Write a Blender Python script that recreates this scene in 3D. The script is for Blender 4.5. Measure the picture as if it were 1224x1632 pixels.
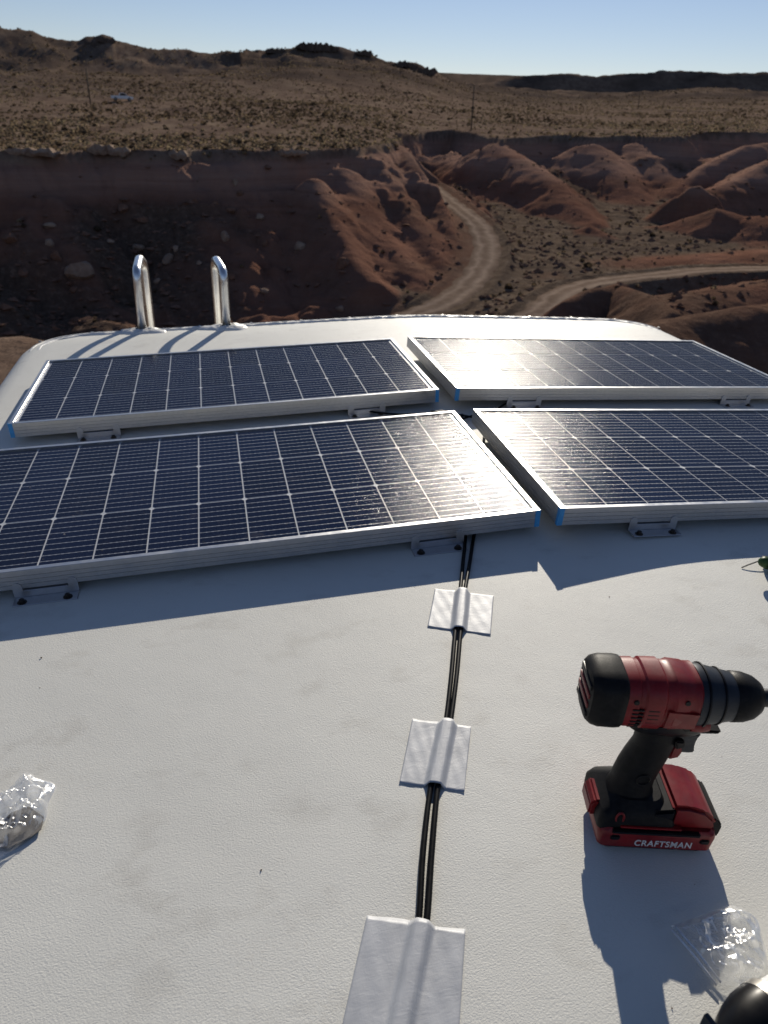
import bpy, bmesh, math, random
import numpy as np
from mathutils import Matrix, Vector

random.seed(7)
for o in list(bpy.data.objects):
    bpy.data.objects.remove(o)
scene = bpy.context.scene
COL = scene.collection
R_ = math.radians

# ------------------------------------------------------------------ camera
# world: origin at the lens, +Y along the camper, +X across it, +Z up
CAMR = np.array([[0.97246426, -0.07900130, 0.21925342],
                 [-0.23006608, -0.47554475, 0.84907408],
                 [0.03718685, -0.87613697, -0.48062579]])
FPX = 1130.0
cam = bpy.data.cameras.new('camera')
cam.sensor_fit = 'VERTICAL'
cam.sensor_height = 36.0
cam.lens = 36.0 * FPX / 1632.0
cam.clip_start = 0.02
cam.clip_end = 20000
cam.dof.use_dof = True
cam.dof.focus_distance = 1.0
cam.dof.aperture_fstop = 9.0
camo = bpy.data.objects.new('camera', cam)
COL.objects.link(camo)
m = Matrix.Identity(4)
for i in range(3):
    m[i][0], m[i][1], m[i][2] = CAMR[i, 0], -CAMR[i, 1], -CAMR[i, 2]
camo.matrix_world = m
scene.camera = camo

# ------------------------------------------------------------------ sky, sun, exposure
SUN_EL, SUN_AZ = 23.5, 23.5           # azimuth from +Y towards +X
w = bpy.data.worlds.new('World')
scene.world = w
w.use_nodes = True
nt = w.node_tree
nt.nodes.clear()
sky = nt.nodes.new('ShaderNodeTexSky')
sky.sky_type = 'NISHITA'
sky.sun_disc = False
sky.sun_elevation = R_(SUN_EL)
sky.sun_rotation = R_(SUN_AZ)
sky.altitude = 600
sky.air_density = 1.0
sky.dust_density = 0.02
sky.ozone_density = 2.0
bg = nt.nodes.new('ShaderNodeBackground')
bg.inputs['Strength'].default_value = 0.072
wo = nt.nodes.new('ShaderNodeOutputWorld')
tint = nt.nodes.new('ShaderNodeMix')          # white balance of the whole sky
tint.data_type = 'RGBA'
tint.blend_type = 'MULTIPLY'
tint.inputs[0].default_value = 1.0
tint.inputs[7].default_value = (1.05, 0.96, 1.04, 1.0)
nt.links.new(sky.outputs[0], tint.inputs[6])
nt.links.new(tint.outputs[2], bg.inputs[0])
nt.links.new(bg.outputs[0], wo.inputs[0])

sl = bpy.data.lights.new('sun', 'SUN')
sl.energy = 4.6
sl.angle = R_(0.53)
sl.color = (1.0, 0.92, 0.79)
so = bpy.data.objects.new('sun', sl)
COL.objects.link(so)
so['label'] = 'low sun ahead of the camper'
sd = Vector((math.sin(R_(SUN_AZ)) * math.cos(R_(SUN_EL)), math.cos(R_(SUN_AZ)) * math.cos(R_(SUN_EL)), math.sin(R_(SUN_EL))))
so.rotation_euler = sd.to_track_quat('Z', 'Y').to_euler()
so.location = sd * 30

scene.view_settings.view_transform = 'Standard'
scene.view_settings.look = 'None'
scene.view_settings.exposure = 0.0
scene.view_settings.gamma = 1.0
scene.render.engine = 'CYCLES'
scene.cycles.transparent_max_bounces = 12

# ------------------------------------------------------------------ projection helpers (pixels of the 1224 x 1632 photograph)
def ray(px, py):
    d = np.array([(px - 612) / FPX, (py - 816) / FPX, 1.0])
    return CAMR @ (d / np.linalg.norm(d))

def azel(px, py):
    d = ray(px, py)
    return math.atan2(d[0], d[1]), math.asin(d[2])

def at_r(px, py, r):
    """point on the pixel's ray at horizontal distance r"""
    d = ray(px, py)
    return d * (r / math.hypot(d[0], d[1]))

def at_y(px, py, y):
    d = ray(px, py)
    return d * (y / d[1])

ROOF_Z0, ROOF_S, ROOF_XC = -0.6619, 0.0379, 0.782
def zroof(x):
    return ROOF_Z0 - ROOF_S * np.sqrt((x - ROOF_XC) ** 2 + 0.1 ** 2)

def on_roof(px, py, h=0.0):
    d = ray(px, py)
    z = -0.66
    for _ in range(25):
        q = d * (z / d[2])
        z = float(zroof(q[0])) + h
    return np.array([q[0], q[1], z])

# ------------------------------------------------------------------ object helpers
def tag(o, label=None, cat=None, group=None, kind=None):
    if label: o['label'] = label
    if cat: o['category'] = cat
    if group: o['group'] = group
    if kind: o['kind'] = kind
    return o

def link(name, me, mat=None, parent=None, smooth=False):
    o = bpy.data.objects.new(name, me)
    COL.objects.link(o)
    if mat is not None and len(me.materials) == 0:
        me.materials.append(mat)
    if parent is not None:
        o.parent = parent
    if smooth:
        me.polygons.foreach_set('use_smooth', [True] * len(me.polygons))
    return o

def empty(name, loc=(0, 0, 0), rz=0.0):
    o = bpy.data.objects.new(name, None)
    o.empty_display_size = 0.05
    COL.objects.link(o)
    o.location = loc
    o.rotation_euler = (0, 0, rz)
    return o

def mesh(name, v, f):
    me = bpy.data.meshes.new(name)
    me.from_pydata([tuple(map(float, p)) for p in v], [], [tuple(map(int, q)) for q in f])
    me.update()
    return me

def bm_mesh(name, bm, smooth_angle=None):
    me = bpy.data.meshes.new(name)
    bmesh.ops.recalc_face_normals(bm, faces=bm.faces)
    bm.to_mesh(me)
    bm.free()
    if smooth_angle is not None:
        me.polygons.foreach_set('use_smooth', [True] * len(me.polygons))
        me.set_sharp_from_angle(angle=R_(smooth_angle))
    return me

def box(bm, x0, x1, y0, y1, z0, z1, bevel=0.0, seg=2):
    r = bmesh.ops.create_cube(bm, size=1.0)
    vs = r['verts']
    for v in vs:
        v.co = Vector(((x0 + x1) / 2 + v.co.x * (x1 - x0), (y0 + y1) / 2 + v.co.y * (y1 - y0), (z0 + z1) / 2 + v.co.z * (z1 - z0)))
    if bevel > 0:
        es = list({e for v in vs for e in v.link_edges})
        bmesh.ops.bevel(bm, geom=es, offset=bevel, segments=seg, profile=0.5, affect='EDGES', clamp_overlap=True)

def cyl(bm, p0, p1, r0, r1=None, n=20, caps=True):
    if r1 is None: r1 = r0
    p0, p1 = Vector(p0), Vector(p1)
    d = (p1 - p0).normalized()
    a = d.orthogonal().normalized()
    b = d.cross(a)
    A, B = [], []
    for i in range(n):
        t = 2 * math.pi * i / n
        q = a * math.cos(t) + b * math.sin(t)
        A.append(bm.verts.new(p0 + q * r0))
        B.append(bm.verts.new(p1 + q * r1))
    for i in range(n):
        j = (i + 1) % n
        bm.faces.new((A[i], A[j], B[j], B[i]))
    if caps:
        bm.faces.new(A[::-1])
        bm.faces.new(B)

def tube_mesh(name, pts, r, n=12, caps=True):
    """round tube through points (numpy Nx3), r scalar or list"""
    pts = [Vector(p) for p in pts]
    k = len(pts)
    rr = r if hasattr(r, '__len__') else [r] * k
    v, f = [], []
    nrm = None
    for i, p in enumerate(pts):
        t = (pts[min(i + 1, k - 1)] - pts[max(i - 1, 0)]).normalized()
        if nrm is None:
            nrm = t.orthogonal().normalized()
        else:
            nrm = (nrm - t * nrm.dot(t)).normalized()
        b = t.cross(nrm)
        for j in range(n):
            a = 2 * math.pi * j / n
            v.append(p + (nrm * math.cos(a) + b * math.sin(a)) * rr[i])
    for i in range(k - 1):
        for j in range(n):
            j2 = (j + 1) % n
            f.append((i * n + j, i * n + j2, (i + 1) * n + j2, (i + 1) * n + j))
    if caps:
        f.append(tuple(range(n))[::-1])
        f.append(tuple(range((k - 1) * n, k * n)))
    me = mesh(name, v, f)
    me.polygons.foreach_set('use_smooth', [True] * len(me.polygons))
    return me

def catmull(P, n=8):
    P = [np.asarray(p, float) for p in P]
    out = []
    for i in range(len(P) - 1):
        p0 = P[i - 1] if i > 0 else 2 * P[0] - P[1]
        p1, p2 = P[i], P[i + 1]
        p3 = P[i + 2] if i + 2 < len(P) else 2 * P[-1] - P[-2]
        for k in range(n):
            t = k / n
            out.append(0.5 * ((2 * p1) + (p2 - p0) * t + (2 * p0 - 5 * p1 + 4 * p2 - p3) * t * t + (3 * p1 - p0 - 3 * p2 + p3) * t ** 3))
    out.append(P[-1])
    return np.array(out)

def loft_mesh(name, secs, n=28, cap=True, angle=35):
    """secs: list of (ring points Nx3) rings"""
    v, f = [], []
    for s in secs:
        v += [tuple(p) for p in s]
    k = len(secs)
    n = len(secs[0])
    for i in range(k - 1):
        for j in range(n):
            j2 = (j + 1) % n
            f.append((i * n + j, i * n + j2, (i + 1) * n + j2, (i + 1) * n + j))
    if cap:
        f.append(tuple(range(n))[::-1])
        f.append(tuple(range((k - 1) * n, k * n)))
    me = mesh(name, v, f)
    bm = bmesh.new()
    bm.from_mesh(me)
    bmesh.ops.recalc_face_normals(bm, faces=bm.faces)
    bm.to_mesh(me)
    bm.free()
    me.polygons.foreach_set('use_smooth', [True] * len(me.polygons))
    me.set_sharp_from_angle(angle=R_(angle))
    return me

def sring(n, a, b, e=2.0):
    """superellipse ring in (u, v)"""
    out = []
    for i in range(n):
        t = 2 * math.pi * i / n
        c, s = math.cos(t), math.sin(t)
        out.append((a * math.copysign(abs(c) ** (2 / e), c), b * math.copysign(abs(s) ** (2 / e), s)))
    return out

# ------------------------------------------------------------------ material helpers
class NT:
    def __init__(self, name):
        self.mat = bpy.data.materials.new(name)
        self.mat.use_nodes = True
        self.t = self.mat.node_tree
        self.t.nodes.clear()
        self.out = self.n('ShaderNodeOutputMaterial')
    def n(self, ty, **kw):
        nd = self.t.nodes.new(ty)
        for k, v in kw.items():
            setattr(nd, k, v)
        return nd
    def l(self, a, b):
        self.t.links.new(a, b)
    def coord(self, which='Object'):
        return self.n('ShaderNodeTexCoord').outputs[which]
    def noise(self, vec, scale, detail=4, rough=0.55, dist=0.0):
        nd = self.n('ShaderNodeTexNoise')
        nd.inputs['Scale'].default_value = scale
        nd.inputs['Detail'].default_value = detail
        nd.inputs['Roughness'].default_value = rough
        nd.inputs['Distortion'].default_value = dist
        if vec is not None: self.l(vec, nd.inputs['Vector'])
        return nd.outputs['Fac']
    def ramp(self, fac, stops):
        nd = self.n('ShaderNodeValToRGB')
        el = nd.color_ramp.elements
        while len(el) < len(stops): el.new(0.5)
        for e, (p, c) in zip(el, stops):
            e.position = p
            e.color = (*c, 1.0) if hasattr(c, '__len__') else (c, c, c, 1.0)
        self.l(fac, nd.inputs['Fac'])
        return nd.outputs['Color']
    def mix(self, fac, a, b, mode='MIX'):
        nd = self.n('ShaderNodeMix', data_type='RGBA', blend_type=mode)
        for s, val in ((nd.inputs[0], fac), (nd.inputs[6], a), (nd.inputs[7], b)):
            if isinstance(val, (int, float)): s.default_value = val
            elif isinstance(val, (tuple, list)): s.default_value = (*val, 1.0) if len(val) == 3 else val
            else: self.l(val, s)
        return nd.outputs[2]
    def math(self, op, a, b=None, clamp=False):
        nd = self.n('ShaderNodeMath', operation=op, use_clamp=clamp)
        for s, val in ((nd.inputs[0], a), (nd.inputs[1], b)):
            if val is None: continue
            if isinstance(val, (int, float)): s.default_value = val
            else: self.l(val, s)
        return nd.outputs[0]
    def mapping(self, vec, scale=(1, 1, 1), rot=(0, 0, 0)):
        nd = self.n('ShaderNodeMapping')
        nd.inputs['Scale'].default_value = scale
        nd.inputs['Rotation'].default_value = rot
        self.l(vec, nd.inputs['Vector'])
        return nd.outputs[0]
    def bump(self, h, strength, dist, normal=None):
        nd = self.n('ShaderNodeBump')
        nd.inputs['Strength'].default_value = strength
        nd.inputs['Distance'].default_value = dist
        self.l(h, nd.inputs['Height'])
        if normal is not None: self.l(normal, nd.inputs['Normal'])
        return nd.outputs['Normal']
    def principled(self, color, rough=0.5, metal=0.0, normal=None, spec=0.5, **kw):
        b = self.n('ShaderNodeBsdfPrincipled')
        for nm, val in (('Base Color', color), ('Roughness', rough), ('Metallic', metal), ('Specular IOR Level', spec), *kw.items()):
            s = b.inputs[nm]
            if isinstance(val, (int, float)): s.default_value = val
            elif isinstance(val, (tuple, list)): s.default_value = (*val, 1.0) if len(val) == 3 else val
            else: self.l(val, s)
        if normal is not None: self.l(normal, b.inputs['Normal'])
        self.l(b.outputs[0], self.out.inputs['Surface'])
        return b

def simple(name, color, rough=0.5, metal=0.0, var=0.12, nscale=60, bump=0.0, bscale=400, bdist=0.0005, spec=0.5, dusty=0.0, **kw):
    """a plain procedural material: colour mottled by noise, roughness worn by noise, fine relief"""
    t = NT(name)
    co = t.coord()
    nz = t.noise(co, nscale, 5, 0.6)
    c0 = tuple(c * (1 - var) for c in color)
    c1 = tuple(min(1, c * (1 + var)) for c in color)
    colr = t.ramp(nz, [(0.3, c0), (0.7, c1)])
    if dusty:
        dm = t.math('MULTIPLY', t.ramp(t.noise(co, nscale * 0.8, 8, 0.75, 0.8), [(0.46, 0.0), (0.72, 1.0)]), dusty)
        colr = t.mix(dm, colr, (0.30, 0.25, 0.21))
    rg = t.ramp(t.noise(co, nscale * 0.37, 4, 0.6), [(0.3, max(0.02, rough * 0.8)), (0.7, min(1, rough * 1.2))])
    nm = t.bump(t.noise(co, bscale, 3, 0.6), bump, bdist) if bump > 0 else None
    t.principled(colr, rg, metal, nm, spec, **kw)
    return t.mat

# ---- materials
def mat_terrain():
    t = NT('desert earth')
    co = t.coord()
    at = t.n('ShaderNodeAttribute', attribute_name='zone')
    sep = t.n('ShaderNodeSeparateColor')
    t.l(at.outputs['Color'], sep.inputs[0])
    plat, talus, sand = sep.outputs[0], sep.outputs[1], sep.outputs[2]
    # red mudstone with thin level strata
    st = t.mapping(co, (0.03, 0.03, 1.0))
    strata = t.noise(st, 1.6, 6, 0.65, 0.6)
    mud = t.ramp(strata, [(0.25, (0.165, 0.080, 0.053)), (0.45, (0.235, 0.124, 0.087)), (0.6, (0.200, 0.096, 0.062)), (0.8, (0.30, 0.178, 0.132))])
    mud = t.mix(0.55, mud, t.ramp(t.noise(co, 0.22, 6, 0.6), [(0.3, (0.115, 0.060, 0.042)), (0.7, (0.265, 0.139, 0.094))]))
    sz = t.n('ShaderNodeSeparateXYZ')
    t.l(co, sz.inputs[0])
    band = t.math('MULTIPLY', t.ramp(t.math('ADD', t.math('MULTIPLY', sz.outputs[2], 0.1), t.math('ADD', 1.0, t.math('MULTIPLY', t.noise(co, 0.15, 3), 0.15))), [(0.30, 0.0), (0.46, 1.0)]), 0.6)
    mud = t.mix(band, mud, t.ramp(strata, [(0.3, (0.27, 0.155, 0.112)), (0.6, (0.40, 0.255, 0.19))]))
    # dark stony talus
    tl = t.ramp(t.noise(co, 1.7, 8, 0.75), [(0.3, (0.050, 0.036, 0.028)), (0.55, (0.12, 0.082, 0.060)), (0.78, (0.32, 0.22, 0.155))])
    # tan plateau soil with pale and brown patches
    n1 = t.noise(co, 0.05, 6, 0.6)
    n2 = t.noise(co, 0.9, 8, 0.75)
    soil = t.ramp(n1, [(0.3, (0.150, 0.098, 0.071)), (0.5, (0.185, 0.127, 0.092)), (0.7, (0.215, 0.155, 0.109))])
    soil = t.mix(0.5, soil, t.ramp(n2, [(0.35, (0.070, 0.047, 0.036)), (0.55, (0.200, 0.141, 0.104)), (0.72, (0.34, 0.262, 0.180))]))
    n3 = t.noise(t.mapping(co, (1.0, 0.5, 1.0)), 0.22, 5, 0.75)
    soil = t.mix(0.45, soil, t.ramp(n3, [(0.38, (0.085, 0.057, 0.044)), (0.5, (0.235, 0.163, 0.120)), (0.66, (0.38, 0.29, 0.195))]))
    # pale wash sand
    sd_ = t.ramp(t.noise(co, 0.8, 7, 0.7), [(0.3, (0.085, 0.060, 0.044)), (0.55, (0.155, 0.113, 0.082)), (0.8, (0.26, 0.20, 0.15))])
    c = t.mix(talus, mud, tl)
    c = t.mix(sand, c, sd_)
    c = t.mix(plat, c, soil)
    # the far dark rock of the ridges
    at2 = t.n('ShaderNodeAttribute', attribute_name='rock')
    rk = t.ramp(t.noise(t.mapping(co, (0.02, 0.02, 0.06)), 3.0, 7, 0.7), [(0.3, (0.060, 0.043, 0.034)), (0.6, (0.125, 0.092, 0.070)), (0.8, (0.19, 0.14, 0.105))])
    c = t.mix(at2.outputs['Fac'], c, rk)
    b1 = t.bump(t.noise(co, 0.7, 9, 0.7), 0.7, 0.5)
    b2 = t.bump(t.noise(co, 6.0, 6, 0.7), 0.6, 0.06, b1)
    t.principled(c, 0.95, 0, b2, 0.0)
    return t.mat

def mat_road():
    t = NT('packed dirt road')
    at = t.n('ShaderNodeAttribute', attribute_name='across')
    co = t.coord()
    f = at.outputs['Fac']
    wob = t.math('ADD', f, t.math('MULTIPLY', t.math('SUBTRACT', t.noise(co, 0.35, 5), 0.5), 0.36))
    ruts = t.ramp(wob, [(0.0, (0.12, 0.083, 0.060)), (0.16, (0.21, 0.150, 0.110)), (0.28, (0.40, 0.305, 0.230)), (0.42, (0.20, 0.142, 0.105)), (0.52, (0.22, 0.158, 0.115)), (0.68, (0.42, 0.32, 0.24)), (0.84, (0.21, 0.150, 0.110)), (1.0, (0.12, 0.083, 0.060))])
    c = t.mix(0.5, ruts, t.ramp(t.noise(co, 0.9, 9, 0.75), [(0.3, (0.10, 0.070, 0.050)), (0.5, (0.21, 0.150, 0.11)), (0.7, (0.38, 0.285, 0.21))]))
    t.principled(c, 0.95, 0, t.bump(t.noise(co, 3.0, 6, 0.7), 0.6, 0.08), 0.0)
    return t.mat

def mat_rock(name, a, b):
    t = NT(name)
    co = t.coord()
    c = t.ramp(t.noise(co, 1.6, 8, 0.7), [(0.3, a), (0.7, b)])
    t.principled(c, 0.92, 0, t.bump(t.noise(co, 3.5, 7, 0.7), 0.8, 0.15), 0.0)
    return t.mat

def mat_roof():
    t = NT('white stippled roof membrane')
    co = t.coord()
    # stipple: rubbery orange peel, a little stretched across
    st = t.mapping(co, (1.0, 1.35, 1.0), (0, 0, R_(-25)))
    n1 = t.noise(st, 480, 3, 0.5, 0.3)
    n2 = t.noise(co, 900, 2, 0.5)
    h = t.math('ADD', n1, t.math('MULTIPLY', n2, 0.25))
    nm = t.bump(h, 0.62, 0.0008)
    nm = t.bump(t.noise(co, 9, 3, 0.5), 0.25, 0.004, nm)
    base = t.ramp(t.noise(co, 2.2, 5, 0.6), [(0.3, (0.655, 0.645, 0.59)), (0.7, (0.735, 0.725, 0.665))])
    # scattered dirty scuffs, each a blotch broken up by the stipple
    sc = t.math('MULTIPLY', t.ramp(t.noise(t.mapping(co, (1.0, 1.5, 1.0), (0, 0, 0.35)), 12, 3, 0.6, 0.15), [(0.57, 0.0), (0.72, 1.0)]), t.ramp(n1, [(0.35, 0.25), (0.6, 1.0)]))
    c = t.mix(t.math('MULTIPLY', sc, 0.34), base, (0.36, 0.33, 0.28))
    gr = t.math('MULTIPLY', t.ramp(t.noise(co, 4.0, 6, 0.7), [(0.5, 0.0), (0.75, 1.0)]), t.ramp(t.noise(co, 330, 2), [(0.5, 0.0), (0.7, 1.0)]))
    c = t.mix(t.math('MULTIPLY', gr, 0.35), c, (0.42, 0.36, 0.28))
    t.principled(c, 0.58, 0, nm, 0.30)
    return t.mat

def mat_cell():
    t = NT('dark blue silicon with silver busbars')
    co = t.coord()
    sep = t.n('ShaderNodeSeparateXYZ')
    t.l(co, sep.inputs[0])
    u = t.math('FRACT', t.math('ADD', t.math('MULTIPLY', sep.outputs[1], 1.0 / (0.1648 / 9)), 0.5 + 4.5))
    dist = t.math('ABSOLUTE', t.math('SUBTRACT', u, 0.5))
    # solder pads: the ribbon swells at intervals
    pads = t.math('FRACT', t.math('MULTIPLY', sep.outputs[0], 95.0))
    padw = t.math('ADD', 0.034, t.math('MULTIPLY', t.math('LESS_THAN', pads, 0.35), 0.020))
    bar = t.math('LESS_THAN', dist, padw)
    info = t.n('ShaderNodeObjectInfo')
    c = t.ramp(info.outputs['Random'], [(0.0, (0.0026, 0.0062, 0.024)), (1.0, (0.0048, 0.0108, 0.038))])  # cell blue, strengthened to put reflected sky into the colour
    c = t.mix(bar, c, (0.40, 0.41, 0.43))
    rg = t.math('ADD', 0.45, t.math('MULTIPLY', bar, -0.1))
    t.principled(c, rg, t.math('MULTIPLY', bar, 0.35), None, 0.0)
    return t.mat

def mat_glass():
    t = NT('textured solar glass')
    co = t.coord()
    nm = t.bump(t.noise(co, 420, 2, 0.5), 0.50, 0.0012)
    nm = t.bump(t.noise(co, 1100, 2, 0.5), 0.12, 0.0006, nm)
    fr = t.n('ShaderNodeFresnel')
    fr.inputs['IOR'].default_value = 1.30
    def lobe(rough):
        g = t.n('ShaderNodeBsdfAnisotropic') if hasattr(bpy.types, 'ShaderNodeBsdfAnisotropic') else t.n('ShaderNodeBsdfGlossy')
        g.distribution = 'BECKMANN'
        g.inputs['Color'].default_value = (1, 1, 1, 1)
        g.inputs['Roughness'].default_value = rough
        t.l(nm, g.inputs['Normal'])
        return g
    g1, g2 = lobe(0.07), lobe(0.13)
    nm1 = t.bump(t.noise(co, 420, 2, 0.5), 0.06, 0.0012)
    t.l(nm1, g1.inputs['Normal'])
    gm = t.n('ShaderNodeMixShader')
    t.l(t.math('SUBTRACT', 0.50, t.math('MINIMUM', t.math('MULTIPLY', t.math('MAXIMUM', t.math('SUBTRACT', fr.outputs[0], 0.06), 0.0), 2.4), 0.24)), gm.inputs[0])   # less of the rough lobe at grazing angles, to hold back sun glare
    t.l(g1.outputs[0], gm.inputs[1])
    t.l(g2.outputs[0], gm.inputs[2])
    tr = t.n('ShaderNodeBsdfTransparent')
    mx = t.n('ShaderNodeMixShader')
    t.l(t.math('MINIMUM', t.math('MULTIPLY', fr.outputs[0], 0.74), 0.064), mx.inputs[0])
    t.l(tr.outputs[0], mx.inputs[1])
    t.l(gm.outputs[0], mx.inputs[2])
    # thin film of dust and wiped smears
    df = t.n('ShaderNodeBsdfDiffuse')
    df.inputs['Color'].default_value = (0.62, 0.58, 0.52, 1)
    sm = t.math('MULTIPLY', t.ramp(t.noise(t.mapping(co, (1, 2.2, 1), (0, 0, 0.5)), 14, 5, 0.65, 1.0), [(0.62, 0.0), (0.78, 1.0)]), 0.10)
    dots = t.math('MULTIPLY', t.ramp(t.noise(co, 160, 2, 0.5), [(0.74, 0.0), (0.78, 1.0)]), 0.35)
    fac = t.math('ADD', t.math('ADD', sm, dots), 0.008)
    m2 = t.n('ShaderNodeMixShader')
    t.l(fac, m2.inputs[0])
    t.l(mx.outputs[0], m2.inputs[1])
    t.l(df.outputs[0], m2.inputs[2])
    t.l(m2.outputs[0], t.out.inputs['Surface'])
    return t.mat

def mat_tape():
    t = NT('silvery grey cloth tape')
    co = t.coord()
    wv = t.noise(t.mapping(co, (1.0, 0.12, 1.0)), 700, 2)
    wv2 = t.noise(t.mapping(co, (0.12, 1.0, 1.0)), 700, 2)
    h = t.math('ADD', wv, wv2)
    nm = t.bump(h, 0.18, 0.0004)
    nm = t.bump(t.noise(t.mapping(co, (1.0, 1.6, 1.0)), 60, 4, 0.6, 0.9), 0.20, 0.0015, nm)
    c = t.ramp(t.noise(co, 30, 4, 0.6), [(0.3, (0.44, 0.45, 0.465)), (0.7, (0.52, 0.53, 0.545))])
    t.principled(c, 0.50, 0.10, nm, 0.25)
    return t.mat

def mat_film():
    t = NT('clear crumpled plastic film')
    co = t.coord()
    nm = t.bump(t.noise(co, 45, 3, 0.55, 1.0), 0.4, 0.005)
    fr = t.n('ShaderNodeFresnel')
    fr.inputs['IOR'].default_value = 1.5
    t.l(nm, fr.inputs['Normal'])
    gl = t.n('ShaderNodeBsdfGlossy')
    gl.inputs['Roughness'].default_value = 0.30
    gl.inputs['Color'].default_value = (1, 1, 1, 1)
    t.l(nm, gl.inputs['Normal'])
    tr = t.n('ShaderNodeBsdfTransparent')
    tr.inputs['Color'].default_value = (0.975, 0.977, 0.98, 1)
    tl = t.n('ShaderNodeBsdfTranslucent')
    tl.inputs['Color'].default_value = (0.85, 0.86, 0.87, 1)
    m0 = t.n('ShaderNodeMixShader')
    m0.inputs[0].default_value = 0.24
    t.l(tr.outputs[0], m0.inputs[1])
    t.l(tl.outputs[0], m0.inputs[2])
    m1 = t.n('ShaderNodeMixShader')
    t.l(t.math('MULTIPLY', fr.outputs[0], 0.34, True), m1.inputs[0])
    t.l(m0.outputs[0], m1.inputs[1])
    t.l(gl.outputs[0], m1.inputs[2])
    t.l(m1.outputs[0], t.out.inputs['Surface'])
    return t.mat

def mat_shrub():
    t = NT('dry desert scrub')
    at = t.n('ShaderNodeAttribute', attribute_name='tone')
    c = t.ramp(at.outputs['Fac'], [(0.0, (0.050, 0.038, 0.025)), (0.35, (0.115, 0.082, 0.053)), (0.6, (0.22, 0.160, 0.100)), (1.0, (0.34, 0.265, 0.165))])
    df = t.n('ShaderNodeBsdfDiffuse')
    tl = t.n('ShaderNodeBsdfTranslucent')
    t.l(c, df.inputs[0])
    t.l(c, tl.inputs[0])
    mx = t.n('ShaderNodeMixShader')
    mx.inputs[0].default_value = 0.4
    t.l(df.outputs[0], mx.inputs[1])
    t.l(tl.outputs[0], mx.inputs[2])
    t.l(mx.outputs[0], t.out.inputs['Surface'])
    return t.mat

M = {}
M['terrain'] = mat_terrain()
M['road'] = mat_road()
M['rock_pale'] = mat_rock('pale sandstone', (0.21, 0.145, 0.108), (0.42, 0.32, 0.24))
M['rock_red'] = mat_rock('red sandstone', (0.12, 0.07, 0.05), (0.27, 0.16, 0.11))
M['rock_dark'] = mat_rock('dark varnished rock', (0.07, 0.053, 0.044), (0.17, 0.13, 0.105))
M['roof'] = mat_roof()
M['wall'] = simple('off white camper siding', (0.66, 0.65, 0.62), 0.45, 0, 0.06, 4)
M['sealant'] = simple('white lap sealant', (0.74, 0.73, 0.70), 0.45, 0, 0.10, 40, 0.5, 120, 0.003)
M['alu'] = simple('brushed aluminium frame', (0.52, 0.52, 0.52), 0.36, 0.85, 0.06, 120, 0.15, 900, 0.0002)
M['bracket'] = simple('anodised aluminium bracket', (0.50, 0.51, 0.53), 0.40, 0.8, 0.06, 120, 0.15, 700, 0.0002)
M['chrome'] = simple('worn satin tube', (0.80, 0.80, 0.79), 0.30, 1.0, 0.06, 40, 0.1, 300, 0.0003)
M['backsheet'] = simple('white backsheet', (0.52, 0.53, 0.55), 0.5)
M['cell'] = mat_cell()
M['glass'] = mat_glass()
M['ribbon'] = simple('tinned ribbon', (0.60, 0.60, 0.60), 0.35, 0.8)
M['screw'] = simple('dark coated steel', (0.045, 0.038, 0.034), 0.45, 0.7, 0.3, 300)
M['blue_tape'] = simple('blue corner tape', (0.05, 0.30, 0.62), 0.45, 0, 0.12, 80)
M['cable'] = simple('black cable jacket', (0.006, 0.006, 0.0065), 0.42, 0, 0.2, 200, spec=0.10)
M['tape'] = mat_tape()
M['film'] = mat_film()
M['black_rubber'] = simple('black rubber grip', (0.009, 0.009, 0.0095), 0.50, 0, 0.25, 120, 0.3, 900, 0.0004, spec=0.12, dusty=0.03)
M['black_plastic'] = simple('black moulded plastic', (0.007, 0.007, 0.008), 0.38, 0, 0.2, 100, spec=0.2)
M['red_plastic'] = simple('red moulded plastic', (0.185, 0.005, 0.007), 0.38, 0, 0.25, 45, 0.12, 500, 0.0003, spec=0.35, dusty=0.09)
M['grey_metal'] = simple('dark grey painted gear case', (0.020, 0.024, 0.031), 0.42, 0.2, 0.15, 80, spec=0.35)
M['steel'] = simple('blackened steel', (0.05, 0.05, 0.05), 0.35, 0.9, 0.2, 200)
M['bright_steel'] = simple('bright steel band', (0.30, 0.29, 0.27), 0.45, 1.0, 0.1, 90)
M['print'] = simple('pale grey print', (0.62, 0.62, 0.62), 0.5)
M['white_plastic'] = simple('white plastic tube', (0.74, 0.74, 0.73), 0.4, 0, 0.04, 40)
M['green_grip'] = simple('green rubber grip', (0.035, 0.085, 0.022), 0.5, 0, 0.2, 100, spec=0.3)
M['truck_paint'] = simple('white car paint', (0.80, 0.80, 0.79), 0.45, 0, 0.03, 2, spec=0.25)
M['dark_glass'] = simple('dark car glass', (0.015, 0.017, 0.02), 0.08, 0, 0.1, 3)
M['tyre'] = simple('tyre rubber', (0.02, 0.02, 0.02), 0.8, 0, 0.2, 20)
M['lamp'] = simple('clear lamp lens', (0.7, 0.7, 0.7), 0.15, 0.3, 0.05, 5)
M['pole'] = simple('weathered pole timber', (0.055, 0.042, 0.032), 0.9, 0, 0.3, 4)
M['shrub'] = mat_shrub()
M['dust'] = simple('dust coloured rubbish', (0.45, 0.42, 0.38), 0.6)
M['cloud'] = None

# ================================================================== TERRAIN
def hash2(ix, iy, seed):
    h = (ix.astype(np.int64) * 374761393 + iy.astype(np.int64) * 668265263 + seed * 1274126177) & 0xffffffff
    h = ((h ^ (h >> 13)) * 1274126177) & 0xffffffff
    h = (h ^ (h >> 16)) & 0xffffffff
    return h / 4294967295.0

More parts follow.
